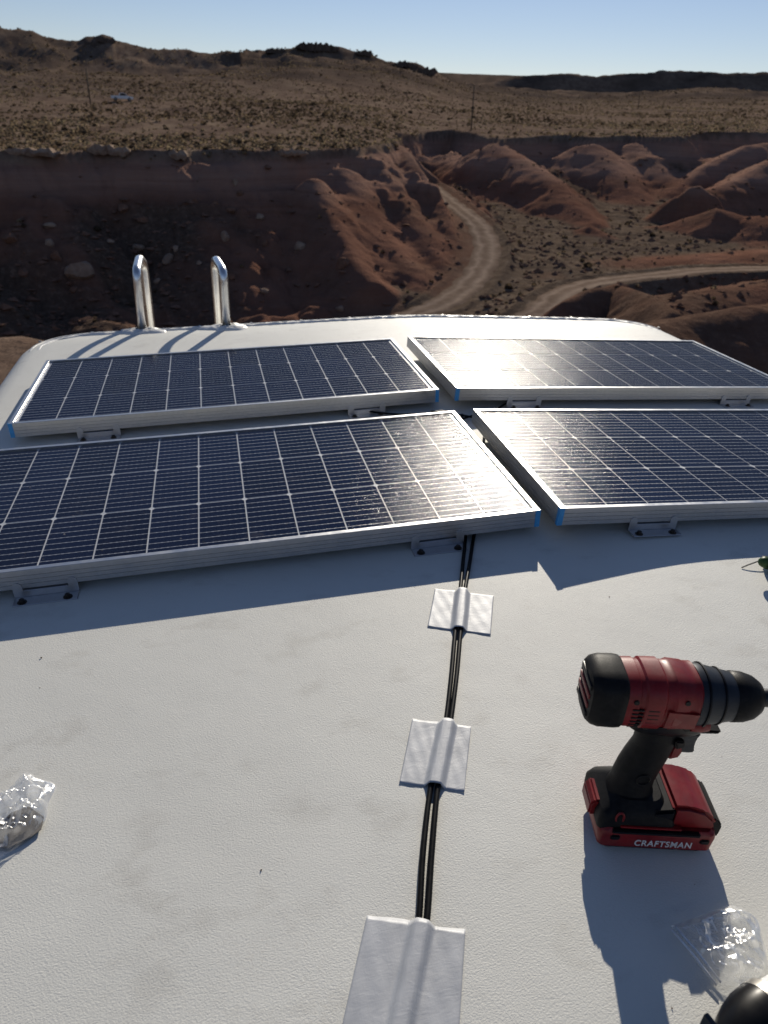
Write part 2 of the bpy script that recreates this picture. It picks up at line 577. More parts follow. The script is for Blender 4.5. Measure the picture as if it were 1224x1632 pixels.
def vnoise(x, y, seed=0):
    ix, iy = np.floor(x), np.floor(y)
    fx, fy = x - ix, y - iy
    fx, fy = fx * fx * fx * (fx * (fx * 6 - 15) + 10), fy * fy * fy * (fy * (fy * 6 - 15) + 10)
    ix, iy = ix.astype(np.int64), iy.astype(np.int64)
    a, b = hash2(ix, iy, seed), hash2(ix + 1, iy, seed)
    c, d = hash2(ix, iy + 1, seed), hash2(ix + 1, iy + 1, seed)
    return (a * (1 - fx) + b * fx) * (1 - fy) + (c * (1 - fx) + d * fx) * fy * 1.0

def fbm(x, y, oct=4, seed=0, gain=0.5):
    s, a, n = 0.0, 1.0, 0.0
    for o in range(oct):
        s = s + a * (vnoise(x, y, seed + o * 17) - 0.5)
        n += a
        a *= gain
        x, y = x * 2.03 + 11.3, y * 2.03 - 7.1
    return s / n * 2

def ridged(x, y, oct=4, seed=0):
    s, a, n = 0.0, 1.0, 0.0
    for o in range(oct):
        s = s + a * (1 - np.abs(vnoise(x, y, seed + o * 31) * 2 - 1))
        n += a
        a *= 0.5
        x, y = x * 2.07 + 3.1, y * 2.07 + 9.7
    return s / n

def sstep(a, b, x):
    t = np.clip((x - a) / (b - a), 0, 1)
    return t * t * (3 - 2 * t)

def smax(a, b, k):
    h = np.clip(0.5 + 0.5 * (a - b) / k, 0, 1)
    return b * (1 - h) + a * h + k * h * (1 - h)

def poly_dist(x, y, P, closed=False):
    """distance to a polyline, plus the interpolated third coordinate at the nearest point and arc length"""
    best = np.full(x.shape, 1e9)
    zb = np.zeros(x.shape)
    sb = np.zeros(x.shape)
    s0 = 0.0
    n = len(P)
    for i in range(n if closed else n - 1):
        a, b = P[i], P[(i + 1) % n]
        dx, dy = b[0] - a[0], b[1] - a[1]
        L2 = dx * dx + dy * dy + 1e-9
        t = np.clip(((x - a[0]) * dx + (y - a[1]) * dy) / L2, 0, 1)
        d = np.hypot(x - a[0] - t * dx, y - a[1] - t * dy)
        mk = d < best
        best = np.where(mk, d, best)
        if len(a) > 2:
            zb = np.where(mk, a[2] + t * (b[2] - a[2]), zb)
        sb = np.where(mk, s0 + t * math.sqrt(L2), sb)
        s0 += math.sqrt(L2)
    return best, zb, sb

def inside(x, y, P):
    c = np.zeros(x.shape, bool)
    n = len(P)
    j = n - 1
    for i in range(n):
        xi, yi, xj, yj = P[i][0], P[i][1], P[j][0], P[j][1]
        cond = ((yi > y) != (yj > y)) & (x < (xj - xi) * (y - yi) / (yj - yi + 1e-12) + xi)
        c ^= cond
        j = i
    return c

GROUND_Z = -3.6
# rim of the plateau across the wash, as (pixel, distance)
RIM_PX = [(-420, 247, 84), (-100, 243, 80), (60, 241, 80), (150, 240, 83), (260, 240, 82), (330, 240, 86), (400, 240, 85), (500, 239, 91), (570, 234, 100),
          (612, 229, 112), (640, 224, 126), (628, 219, 150), (680, 216, 172), (720, 216, 178), (770, 218, 160), (800, 220, 150), (830, 220, 158), (900, 219, 172),
          (950, 219, 165), (1000, 218, 177), (1080, 216, 168), (1130, 215, 186), (1224, 212, 190), (1420, 208, 196)]
RIM = [at_r(*q) for q in RIM_PX]
NEAR = [(150, 40), (90, -18), (45, -14), (14, -3), (6.0, 5.5), (3.4, 9.5), (0.5, 12.6), (-4.4, 14.2), (-9, 15.5), (-22, 19), (-60, 30), (-110, 48)]
CANYON = [tuple(p[:2]) for p in RIM] + NEAR

# plateau heights along each azimuth: rim, mid plain, foot of the hills, crest
def table(rows):
    a = np.array([azel(px, py)[0] for px, py, r in rows])
    r = np.array([q[2] for q in rows], float)
    z = np.array([q[2] * math.tan(azel(q[0], q[1])[1]) for q in rows])
    o = np.argsort(a)
    return a[o], r[o], z[o]
T_RIM = table([(-700, 255, 82), (-100, 243, 80), (150, 240, 83), (400, 240, 85), (500, 239, 91), (600, 231, 112), (660, 217, 160), (800, 220, 150), (1000, 218, 175), (1224, 212, 190), (1700, 205, 200)])
T_MID = table([(-700, 175, 200), (0, 172, 210), (200, 164, 226), (330, 158, 236), (450, 155, 250), (600, 156, 290), (750, 168, 330), (900, 175, 420), (1224, 176, 460), (1700, 176, 460)])
T_FOOT = table([(-700, 112, 390), (0, 100, 395), (120, 106, 400), (220, 110, 405), (300, 106, 420), (420, 100, 470), (520, 96, 480), (610, 106, 482), (690, 124, 490), (705, 130, 520), (760, 142, 700), (790, 142, 830), (840, 146, 835), (1000, 149, 838), (1110, 140, 838), (1224, 146, 836), (1700, 146, 836)])
CREST_PX = [(-700, 60), (-300, 40), (-100, 38), (0, 43), (30, 46), (50, 48), (75, 57), (105, 62), (122, 62), (136, 58), (150, 60), (163, 57), (178, 60), (182, 65), (205, 72), (235, 80), (262, 81), (290, 82), (340, 87),
            (384, 84), (394, 77), (405, 79), (416, 78), (428, 80), (445, 78), (464, 77), (480, 70), (495, 69), (512, 69), (530, 71), (545, 73), (562, 79), (578, 79), (592, 81), (606, 88), (622, 94),
            (638, 95), (652, 97), (664, 98), (676, 105), (690, 115), (703, 123), (730, 131), (760, 134), (775, 132), (800, 126), (838, 121), (860, 119), (884, 118), (905, 117), (925, 119), (950, 119), (972, 117), (992, 115),
            (1030, 117), (1044, 116), (1052, 113), (1080, 112), (1110, 113), (1150, 115), (1190, 117), (1224, 118), (1400, 115), (1700, 110)]
def crest_r(px):
    if px < 385: return 455
    if px < 700: return 500
    if px < 770: return 900
    return 860
T_CREST = table([(px, py, crest_r(px)) for px, py in CREST_PX])
FAR_Z = 3000 * math.tan(azel(760, 118)[1])

def plateau(x, y):
    r = np.hypot(x, y)
    az = np.arctan2(x, y)
    # fold directions behind the camera back into the table range
    azf = np.clip(az, T_RIM[0][0], T_RIM[0][-1])
    ks = []
    for T in (T_RIM, T_MID, T_FOOT, T_CREST):
        ks.append((np.interp(azf, T[0], T[1]), np.interp(azf, T[0], T[2])))
    rc, zc = ks[3]
    ks.append((rc * 1.35, zc * 0.80))
    ks.append((np.full_like(r, 2600.0), np.full_like(r, FAR_Z * 0.62)))
    ks.append((np.full_like(r, 3000.0), np.full_like(r, FAR_Z)))
    ks.append((np.full_like(r, 5200.0), np.full_like(r, FAR_Z * 1.25)))
    z = ks[0][1].copy()
    for (ra, za), (rb, zb) in zip(ks[:-1], ks[1:]):
        t = np.clip((r - ra) / (rb - ra), 0, 1)
        z = np.where(r >= ra, za + t * (zb - za), z)
    # hill relief: gullies running down, quiet on the plain and at the crest line
    rm = ks[1][0]
    amp = sstep(0, 1, (r - rm) / (rc - rm + 1)) * (1 - 0.75 * sstep(0.86, 1.0, r / rc))
    g = ridged(x * 0.012 + 0.3 * az, y * 0.012, 5, 3) - 0.6
    z = z + amp * g * 16 * np.where(r < rc * 1.2, 1, 0)
    z = z + fbm(x * 0.03, y * 0.03, 4, 9) * 0.9 * sstep(90, 200, r) + fbm(x * 0.25, y * 0.25, 3, 4) * 0.18
    rockw = sstep(0.86, 0.97, r / rc) * sstep(0, 1, np.where(r < rc * 1.3, 1, 0))
    z = z + rockw * fbm(x * 0.09, y * 0.09, 3, 21) * 1.6 * (az < azel(703, 100)[0]) + rockw * fbm(x * 0.07, y * 0.07, 4, 5) * 2.0 * (az > azel(770, 100)[0])
    return z, rc

RIDGES = [  # crest (px, py, distance), side slope, crest rounding
    ([(588, 240, 106), (600, 262, 100), (622, 300, 93), (660, 350, 85), (700, 402, 78), (733, 438, 72)], 0.80, 2.2),
    ([(640, 232, 122), (662, 252, 112), (684, 280, 104), (704, 306, 97), (712, 335, 91), (736, 378, 83), (752, 424, 75)], 0.90, 2.2),
    ([(545, 268, 92), (566, 315, 86), (590, 362, 80), (640, 412, 74), (700, 455, 68)], 0.70, 2.0),
    ([(500, 285, 84), (530, 350, 76), (560, 410, 69), (610, 465, 63)], 0.75, 1.2),
    ([(792, 229, 150), (838, 256, 138), (882, 286, 127), (915, 322, 117), (944, 352, 110)], 0.95, 4.0),
    ([(724, 246, 162), (752, 262, 150), (790, 296, 135), (836, 340, 120), (860, 362, 114)], 0.85, 5.0),
    ([(910, 372, 104), (940, 360, 103), (965, 374, 101)], 0.75, 1.2),
    ([(1300, 225, 175), (1224, 258, 152), (1180, 283, 141), (1138, 302, 132), (1100, 322, 124)], 0.62, 1.5),
    ([(1260, 222, 182), (1190, 232, 170), (1124, 265, 158), (1076, 304, 146)], 0.60, 1.5),
    ([(1082, 312, 121), (1098, 298, 121), (1116, 296, 121), (1134, 310, 121)], 1.3, 1.2),
    ([(1050, 362, 112), (1100, 345, 112), (1142, 331, 112), (1188, 345, 112), (1250, 345, 110)], 0.55, 2.0),
    ([(945, 230, 162), (985, 272, 150), (1015, 318, 138)], 0.5, 3.0),
    ([(1020, 228, 172), (1055, 268, 158), (1078, 298, 150)], 0.5, 3.0),
    ([(900, 482, 49), (938, 464, 52), (985, 453, 55), (1032, 470, 50), (1075, 496, 44)], 1.05, 0.6),
    ([(1030, 532, 34), (1052, 518, 36), (1078, 508, 38), (1150, 498, 40), (1224, 486, 42), (1400, 465, 46)], 0.75, 1.0),
    ([(1060, 490, 54), (1110, 470, 58), (1170, 458, 62), (1224, 450, 65), (1400, 430, 72)], 0.40, 1.5),
    ([(880, 445, 76), (920, 428, 82), (1010, 418, 88), (1224, 405, 94), (1400, 395, 100)], 0.20, 2.0),
]
RIDGES = [([at_r(*q) for q in L], s, wv) for L, s, wv in RIDGES]
ROADS = [  # centre line px, distance, half width
    ([(600, 520, 60), (655, 503, 61.5), (705, 484, 64), (742, 458, 69), (768, 425, 76), (776, 392, 84), (764, 362, 92), (742, 340, 99), (720, 324, 106), (700, 308, 114), (685, 296, 121)], 1.7),
    ([(800, 540, 55), (856, 500, 60), (888, 474, 65), (928, 456, 70), (990, 445, 74), (1060, 438, 77), (1110, 432, 80), (1170, 430, 82), (1240, 428, 84), (1500, 424, 88)], 1.6),
]
ROADS = [(catmull([at_r(*q) for q in L], 6), hw) for L, hw in ROADS]

def floor_z(x, y):
    r = np.hypot(x, y)
    low = 4.5 * (1 - sstep(R_(5.0), R_(13.5), np.arctan2(x, y)))
    return np.interp(r, [0, 55, 75, 110, 150, 220], [-13.6, -13.6, -13.0, -11.6, -10.0, -8.0]) - low + fbm(x * 0.06, y * 0.06, 4, 2) * 0.7 + fbm(x * 0.5, y * 0.5, 3, 8) * 0.15

def terrain(x, y, zones=False):
    x = np.asarray(x, float)
    y = np.asarray(y, float)
    r = np.hypot(x, y)
    zp, rc = plateau(x, y)
    ins = inside(x, y, CANYON)
    dfar, zrim, s_far = poly_dist(x, y, RIM)
    dnear, _, s_near = poly_dist(x, y, NEAR)
    # near pad
    pad = GROUND_Z + fbm(x * 0.4, y * 0.4, 3, 6) * 0.06
    side = dnear < dfar
    up = np.where(side & (r < 120), pad, zp)
    # canyon surfaces
    gul = ridged(x * 0.085, y * 0.085, 4, 12)
    gul2 = fbm(x * 0.35, y * 0.35, 4, 13)
    butt = fbm(x * 0.055 + 3.0, y * 0.02, 3, 14)
    d = np.maximum(0, dfar + (gul - 0.62) * np.minimum(dfar, 9) * 1.6 + butt * np.minimum(dfar, 10) * 0.9 + gul2 * np.minimum(dfar, 1.2) * 0.8)
    d = d * (1 - 0.40 * sstep(R_(23), R_(27), np.arctan2(x, y)) * sstep(2.5, 6.0, d))
    rough = 1 + 0.5 * fbm(x * 0.03, y * 0.03, 2, 33)
    prof = np.interp(d, [0, 0.35, 0.9, 2.6, 3.4, 6.5, 16, 38], [0, 1.1, 1.5, 3.6, 3.9, 6.0, 10.2, 18.5])
    strat = np.sin((zrim - prof) * 5.2 + fbm(x * 0.1, y * 0.1, 2, 5) * 2) * 0.12
    cliff = zrim + 0.1 - prof * (0.92 + 0.08 * rough) + strat * sstep(0.3, 3, d) * (1 - sstep(6, 12, d)) + gul2 * 0.35 * sstep(2, 6, d)
    dn = np.maximum(0, dnear + (gul - 0.62) * np.minimum(dnear, 6) * 1.2)
    nearc = GROUND_Z - np.interp(dn, [0, 1.0, 4, 20, 40], [0, 0.6, 2.8, 13, 25])
    fl = floor_z(x, y)
    z = smax(smax(fl, cliff, 0.8), nearc, 0.8)
    rid = np.full(x.shape, -99.0)
    for L, s, wv in RIDGES:
        dr, zr_, _ = poly_dist(x, y, L)
        wob = dr + gul2 * np.minimum(dr, 2.5) * 0.35 + (ridged(x * 0.16, y * 0.16, 4, 41) - 0.6) * np.minimum(dr, 6) * 0.34
        h = zr_ - s * (np.sqrt(np.maximum(wob, 0) ** 2 + wv * wv) - wv) + 0.12 * gul2
        rid = smax(rid, h, 1.1)
    zc = smax(z, rid, 0.8) + 0.20 * (ridged(x * 0.42 + y * 0.2, y * 0.30, 5, 47) - 0.6) * sstep(-1, 0.5, rid - z)
    # dirt road benches
    road_w = np.zeros(x.shape)
    for P, hw in ROADS:
        dr, zr_, _ = poly_dist(x, y, P)
        wv = 1 - sstep(hw + 0.6, hw + 2.6, dr)
        berm = np.exp(-((dr - hw - 0.7) / 0.5) ** 2) * 0.22
        zc = zc * (1 - wv) + (zr_ + berm) * wv
        road_w = np.maximum(road_w, wv)
    # soften the lip so the rim is not a knife edge
    out = np.where(ins, zc, up)
    if not zones:
        return out
    zone_w = np.stack([np.where(ins, 0.0, 1.0), np.zeros(x.shape), np.zeros(x.shape)], -1)  # ground material weights: plateau, talus, sand
    isrid = sstep(-0.6, 0.3, rid - z)
    tal = sstep(3.4, 5.5, d) * (1 - isrid) * np.clip(0.50 + 3.2 * fbm(x * 0.075 + 0.05 * y, y * 0.05, 4, 51) + 1.2 * butt, 0, 1)
    nearr = sstep(R_(26), R_(30), np.arctan2(x, y)) * (1 - sstep(60, 70, r))
    ondf = sstep(0.0, 1.2, cliff - fl)
    flr = (1 - ondf) * (1 - isrid)
    zone_w[..., 1] = np.where(ins, np.maximum(tal * ondf, 0.7 * nearr * np.clip(0.7 + fbm(x * 0.2, y * 0.2, 3, 77), 0, 1)), 0)
    zone_w[..., 2] = np.where(ins, np.clip(flr + 0.5 * road_w + 0.5 * np.clip(fbm(x * 0.2, y * 0.2, 3, 61), 0, 1) * isrid, 0, 1), 0)
    zone_w[..., 0] = np.where(ins, np.where(side & (dn < 1.0), 0.7, (1 - sstep(0.2, 0.6, d)) * (~side)), 1.0)
    azv = np.arctan2(x, y)
    rm_ = np.interp(np.clip(np.arctan2(x, y), T_MID[0][0], T_MID[0][-1]), T_MID[0], T_MID[1])
    rock = np.maximum(0.8 * sstep(0.98, 1.4, r / rm_), sstep(0.945, 0.985, r / rc)) * (~ins) * np.clip(0.75 + fbm(x * 0.03, y * 0.03, 3, 71), 0, 1)
    rock = rock * np.where(azv < azel(700, 100)[0], np.where(azv > azel(385, 90)[0], 1.0, 0.85), 1.0)
    return out, zone_w, rock

def rows(a, b, ratio):
    out = [a]
    while out[-1] < b:
        out.append(out[-1] * (1 + ratio))
    return out
RAD = np.array(rows(4.0, 30, 0.05) + rows(30.5, 215, 0.0052)[1:] + rows(217, 1100, 0.011) + rows(1130, 5200, 0.05))
AZ = np.radians(np.concatenate([np.arange(-180, -40, 3.0), np.arange(-40, -17, 0.6), np.arange(-17, 43, 0.105), np.arange(43, 70, 0.6), np.arange(70, 180, 3.0)]))
rr, aa = np.meshgrid(RAD, AZ, indexing='ij')
X, Y = rr * np.sin(aa), rr * np.cos(aa)
Z, SH, RK = terrain(X, Y, True)
nr, na = X.shape
V = np.stack([X, Y, Z], -1).reshape(-1, 3)
i0 = (np.arange(nr - 1)[:, None] * na + np.arange(na)[None, :])
i1 = (np.arange(nr - 1)[:, None] * na + (np.arange(na)[None, :] + 1) % na)
F = np.stack([i0, i0 + na, i1 + na, i1], -1).reshape(-1, 4)
V = np.vstack([V, [[0, 0, GROUND_Z]]])
me = bpy.data.meshes.new('desert_ground')
fan = np.stack([np.full(na, len(V) - 1), np.arange(na), (np.arange(na) + 1) % na], -1)
me.vertices.add(len(V))
me.vertices.foreach_set('co', V.ravel())
nl = F.size + fan.size
me.loops.add(nl)
me.loops.foreach_set('vertex_index', np.concatenate([F.ravel(), fan.ravel()]).astype(np.int32))
me.polygons.add(len(F) + len(fan))
ls = np.concatenate([np.arange(len(F)) * 4, F.size + np.arange(len(fan)) * 3]).astype(np.int32)
me.polygons.foreach_set('loop_start', ls)
me.update(calc_edges=True)
me.validate()
ca = me.color_attributes.new('zone', 'FLOAT_COLOR', 'POINT')
cc = np.ones((len(V), 4), np.float32)
cc[:-1, :3] = SH.reshape(-1, 3)
cc[-1, :3] = (1, 0, 0)
ca.data.foreach_set('color', cc.ravel())
ra = me.attributes.new('rock', 'FLOAT', 'POINT')
ra.data.foreach_set('value', np.append(RK.reshape(-1), 0).astype(np.float32))
me.polygons.foreach_set('use_smooth', np.ones(len(me.polygons), bool))
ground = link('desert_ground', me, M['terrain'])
tag(ground, 'red and tan desert ground with canyon, plateau and hills', 'ground', kind='structure')

def drape(x, y):
    return float(terrain(np.array([x]), np.array([y]))[0])

def cast(px, py, r0=20, r1=700):
    """where the pixel's ray first meets the ground"""
    d = ray(px, py)
    h = math.hypot(d[0], d[1])
    r = np.concatenate([np.arange(r0, 220, 0.25), np.arange(220, r1, 1.0)])
    x, y, z = d[0] / h * r, d[1] / h * r, d[2] / h * r
    g = terrain(x, y)
    k = np.argmax(g > z)
    return np.array([x[k], y[k], g[k]])

# ---- dirt roads as sheets just above their benches
def road_strip(name, P, hw, label, lift=0.05, zfun=None, n=9):
    v, f, ac = [], [], []
    k = len(P)
    for i in range(k):
        t = P[min(i + 1, k - 1)][:2] - P[max(i - 1, 0)][:2]
        t = t / np.linalg.norm(t)
        s = np.array([t[1], -t[0]])
        for j in range(n):
            u = j / (n - 1)
            q = P[i][:2] + s * hw * (2 * u - 1) * (1 + 0.10 * math.sin(i * 1.7 + (3 if u > .5 else 0)) + 0.07 * math.sin(i * 4.1 + 5 * u))
            rut = -0.05 * (math.exp(-((u - .28) / .09) ** 2) + math.exp(-((u - .70) / .09) ** 2))
            z = P[i][2] + lift + rut + 0.03 if zfun is None else zfun(q[0], q[1]) + lift
            if u in (0, 1): z -= 0.12
            v.append((q[0], q[1], z))
            ac.append(u)
    for i in range(k - 1):
        for j in range(n - 1):
            f.append((i * n + j, i * n + j + 1, (i + 1) * n + j + 1, (i + 1) * n + j))
    me = mesh(name, v, f)
    at = me.attributes.new('across', 'FLOAT', 'POINT')
    at.data.foreach_set('value', ac)
    o = link(name, me, M['road'], smooth=True)
    return tag(o, label, 'road', kind='structure')

road_strip('dirt_road', ROADS[0][0], ROADS[0][1], 'dirt road curving round the foot of the red spur')
road_strip('dirt_road', ROADS[1][0], ROADS[1][1], 'dirt road running off to the right edge behind the orange mound')
trk = []
for px, py in ((930, 168), (1000, 173), (1060, 175), (1130, 177), (1224, 177), (1320, 176)):
    trk.append(cast(px, py, 200, 900))
trk = catmull(trk, 10)
road_strip('dirt_track', trk, 1.9, 'thin pale track crossing the far plain below the dark mesa', 0.25, drape, 5)

# ---- scrub: uncountable low bushes, one mesh
def build_scrub():
    rng = np.random.default_rng(5)
    protos = []
    for k in range(4):
        bm = bmesh.new()
        bmesh.ops.create_icosphere(bm, subdivisions=1, radius=1.0)
        rn = random.Random(k)
        for v in bm.verts:
            q = rn.uniform(0.55, 1.25)
            v.co = Vector((v.co.x * q, v.co.y * q, max(-0.15, v.co.z * 0.75 * rn.uniform(0.6, 1.35) + 0.3)))
        bm.verts.ensure_lookup_table()
        pv = np.array([v.co[:] for v in bm.verts])
        # drop some faces so the crown is ragged
        pf = np.array([[v.index for v in f_.verts] for f_ in bm.faces if rn.random() < 0.86])
        bm.free()
        protos.append((pv, pf))
    n = 52000
    u = rng.random(n)
    r = 78 * (760 / 78) ** (u ** 0.75)
    az = np.radians(rng.uniform(-17, 42, n))
    x, y = r * np.sin(az), r * np.cos(az)
    dens = fbm(x * 0.035, y * 0.035, 3, 91)
    keep = rng.random(n) < np.clip(0.70 + 1.6 * dens, 0.12, 1)
    _, sh0, _ = terrain(x, y, True)
    keep &= sh0[:, 0] > 0.9
    x, y, r = x[keep], y[keep], r[keep]
    # canyon floor bushes
    m_ = 3000
    r2 = rng.uniform(50, 165, m_)
    az2 = np.radians(rng.uniform(-17, 42, m_))
    x2, y2 = r2 * np.sin(az2), r2 * np.cos(az2)
    _, sh, _ = terrain(x2, y2, True)
    dR = np.minimum(*[poly_dist(x2, y2, P)[0] - hw for P, hw in ROADS])
    k2 = (sh[:, 0] < 0.3) & (rng.random(m_) < np.clip(0.02 + 0.6 * sh[:, 2] + 0.35 * sh[:, 1], 0, 1)) & (dR > 1.0)
    x, y = np.concatenate([x, x2[k2]]), np.concatenate([y, y2[k2]])
    r = np.hypot(x, y)
    z, sh, rk = terrain(x, y, True)
    can = sh[:, 0] < 0.3
    ok = ~((~can) & (np.minimum(*[poly_dist(x, y, P)[0] for P, hw in ROADS]) < 3))
    VV, FF, TT = [], [], []
    off = 0
    patch = fbm(x * 0.018, y * 0.018, 3, 95)
    for i in range(len(x)):
        if not ok[i]: continue
        pv, pf = protos[rng.integers(4)]
        s = rng.uniform(0.09, 0.27) * (1.0 + 1.1 * min(1, r[i] / 500)) * (0.9 if can[i] else 1.0)
        big = rng.random() < 0.06
        if big: s *= rng.uniform(1.3, 2.0)
        a = rng.uniform(0, 6.28)
        c, q = math.cos(a), math.sin(a)
        P = pv * s
        VV.append(np.stack([P[:, 0] * c - P[:, 1] * q + x[i], P[:, 0] * q + P[:, 1] * c + y[i], P[:, 2] + z[i]], -1))
        FF.append(pf + off)
        if can[i]:
            t = np.clip(rng.normal(0.42, 0.2), 0, 1)
        else:
            t = np.clip(rng.normal(0.74 + 0.5 * patch[i], 0.2), 0.1, 1)
        if big: t *= 0.5
        TT.append(np.full(len(pv), t))
        off += len(pv)
    VV, FF, TT = np.vstack(VV), np.vstack(FF), np.concatenate(TT)
    me = bpy.data.meshes.new('desert_scrub')
    me.vertices.add(len(VV))
    me.vertices.foreach_set('co', VV.ravel())
    me.loops.add(FF.size)
    me.loops.foreach_set('vertex_index', FF.ravel().astype(np.int32))
    me.polygons.add(len(FF))
    me.polygons.foreach_set('loop_start', (np.arange(len(FF)) * 3).astype(np.int32))
    me.update(calc_edges=True)
    at = me.attributes.new('tone', 'FLOAT', 'POINT')
    at.data.foreach_set('value', TT.astype(np.float32))
    o = link('desert_scrub', me, M['shrub'])
    tag(o, 'low straw and olive desert scrub dotting plateau and wash', 'scrub', kind='stuff')
build_scrub()

# ---- boulders and slabs
def rock_mesh(seed, sx, sy, sz, sub=2):
    rn = random.Random(seed)
    bm = bmesh.new()
    bmesh.ops.create_icosphere(bm, subdivisions=sub, radius=1.0)
    planes = [(Vector((rn.gauss(0, 1), rn.gauss(0, 1), rn.gauss(0, 1))).normalized(), rn.uniform(0.5, 0.82)) for _ in range(9)]
    for v in bm.verts:
        for nrm, dd in planes:
            k = v.co.dot(nrm)
            if k > dd: v.co -= nrm * (k - dd) * 0.95
        v.co *= 1 + rn.uniform(-0.03, 0.03)
        v.co = Vector((v.co.x * sx, v.co.y * sy, v.co.z * sz))
    return bm_mesh('boulder', bm, 28)

def slab_mesh(seed, L, D, Hh, step=0.35):
    """long ledge of cracked, uneven thickness"""
    rn = random.Random(seed)
    k = max(8, int(L / step))
    v, f = [], []
    for i in range(k + 1):
        t = i / k
        x = (t - 0.5) * L
        taper = min(1, 6 * t + 0.25, 6 * (1 - t) + 0.25)
        hh = Hh * taper * rn.uniform(0.6, 1.15)
        dd = D * rn.uniform(0.75, 1.2)
        z0 = -Hh * rn.uniform(0.3, 0.6) * taper
        v += [(x, -dd / 2, z0), (x + rn.uniform(-.1, .1), -dd / 2 - rn.uniform(0, .25), z0 + hh * 0.5), (x, -dd / 2 + rn.uniform(0, .15), z0 + hh), (x, dd / 2, z0 + hh * 0.9), (x, dd / 2, z0)]
    for i in range(k):
        for j in range(5):
            j2 = (j + 1) % 5
            f.append((i * 5 + j, (i + 1) * 5 + j, (i + 1) * 5 + j2, i * 5 + j2))
    f += [(4, 3, 2, 1, 0), tuple(k * 5 + j for j in range(5))]
    return mesh('caprock_slab', v, f)

BOULDERS = [ # px, py, width px, height px, material, label
    (129, 433, 42, 26, 'rock_pale', 'largest pale boulder lying on dark slope left of the ladder rails'),
    (80, 363, 18, 9, 'rock_pale', 'flat pale rock topmost of three on the far left slope'),
    (80, 388, 16, 14, 'rock_pale', 'pale rock in the middle of three on the far left slope'),
    (91, 408, 18, 18, 'rock_red', 'reddish rock lowest of three just above the largest boulder'),
    (18, 384, 26, 14, 'rock_red', 'broad reddish rock at the left edge of the slope'),
    (222, 394, 20, 14, 'rock_pale', 'pale rock just above the left ladder rail'),
    (267, 413, 22, 17, 'rock_pale', 'pale tilted rock between the two ladder rails near their tops'),
    (281, 397, 11, 11, 'rock_pale', 'small rounded rock above the tilted one between the rails'),
    (251, 447, 15, 9, 'rock_pale', 'small flat rock right beside the left ladder rail'),
    (176, 385, 13, 7, 'rock_pale', 'small flat rock on red slope above the largest boulder'),
    (414, 347, 18, 12, 'rock_pale', 'pale pointed rock high on the dark talus'),
    (478, 391, 19, 18, 'rock_pale', 'pale block in the middle of the dark talus'),
    (360, 383, 14, 18, 'rock_pale', 'upright rock beside the smooth red buttress'),
    (547, 421, 22, 22, 'rock_red', 'square red block near the right foot of the talus'),
    (422, 391, 10, 13, 'rock_red', 'small upright red rock left of the pale block'),
    (375, 292, 9, 14, 'rock_pale', 'thin standing rock at the head of the talus'),
    (383, 309, 12, 10, 'rock_red', 'rounded rock under the thin standing one'),
    (370, 335, 22, 13, 'rock_red', 'long red slab below the head of the talus'),
    (541, 491, 14, 12, 'rock_pale', 'pale rock just above the camper roof edge'),
    (422, 463, 15, 12, 'rock_pale', 'pale rock low on slope right of the ladder rails'),
    (369, 441, 17, 12, 'rock_red', 'dull red rock right beside the right ladder rail'),
    (197, 340, 20, 12, 'rock_red', 'red rock up the slope between boulder and rim'),
    (225, 352, 22, 12, 'rock_red', 'red slab right of the gully head'),
    (120, 460, 16, 12, 'rock_red', 'reddish rock below the largest pale boulder'),
    (40, 440, 16, 12, 'rock_red', 'dark reddish rock low at far left'),
    (318, 420, 10, 8, 'rock_pale', 'tiny pale rock between the ladder rails'),
    (460, 430, 12, 9, 'rock_red', 'small red rock below the pale block'),
    (505, 455, 13, 9, 'rock_red', 'small red rock low in the middle of the talus'),
]
for k, (px, py, wp, hp, mt, lab) in enumerate(BOULDERS):
    q = cast(px, py + hp * 0.3)
    dist = np.linalg.norm(q)
    s = dist / FPX / 2 * 0.93
    o = link('boulder', rock_mesh(k + 3, wp * s * 1.1, wp * s * 0.8, hp * s * 1.15), M[mt])
    o.location = (q[0], q[1], q[2] + hp * s * 0.35)
    o.rotation_euler = (random.uniform(-.15, .15), random.uniform(-.2, .2), random.uniform(-0.5, 0.5))
    tag(o, lab, 'boulder', 'boulders on the slope')
for k, (xa, xb, py, hp, lab) in enumerate([(18, 95, 245, 10, 'long pale caprock slab at far left of the cliff rim'),
                                           (146, 206, 244, 12, 'pale caprock slab above the largest boulder'),
                                           (259, 298, 244, 12, 'short pale caprock slab above the ladder rails'),
                                           (420, 490, 246, 9, 'dull caprock slab above the dark talus')]):
    d0, d1 = at_r(xa, py, 1.0), at_r(xb, py, 1.0)
    c = cast((xa + xb) / 2, py + 2)
    dist = np.linalg.norm(c)
    wid = dist / FPX * (xb - xa) * 0.9
    o = link('caprock_slab', slab_mesh(60 + k, wid, 1.6, hp / FPX * dist), M['rock_pale'])
    o.location = (c[0], c[1] + 0.2, c[2] - 0.1)
    o.rotation_euler = (0, 0, R_(-5))
    tag(o, lab, 'rock slab', 'caprock slabs along the rim')

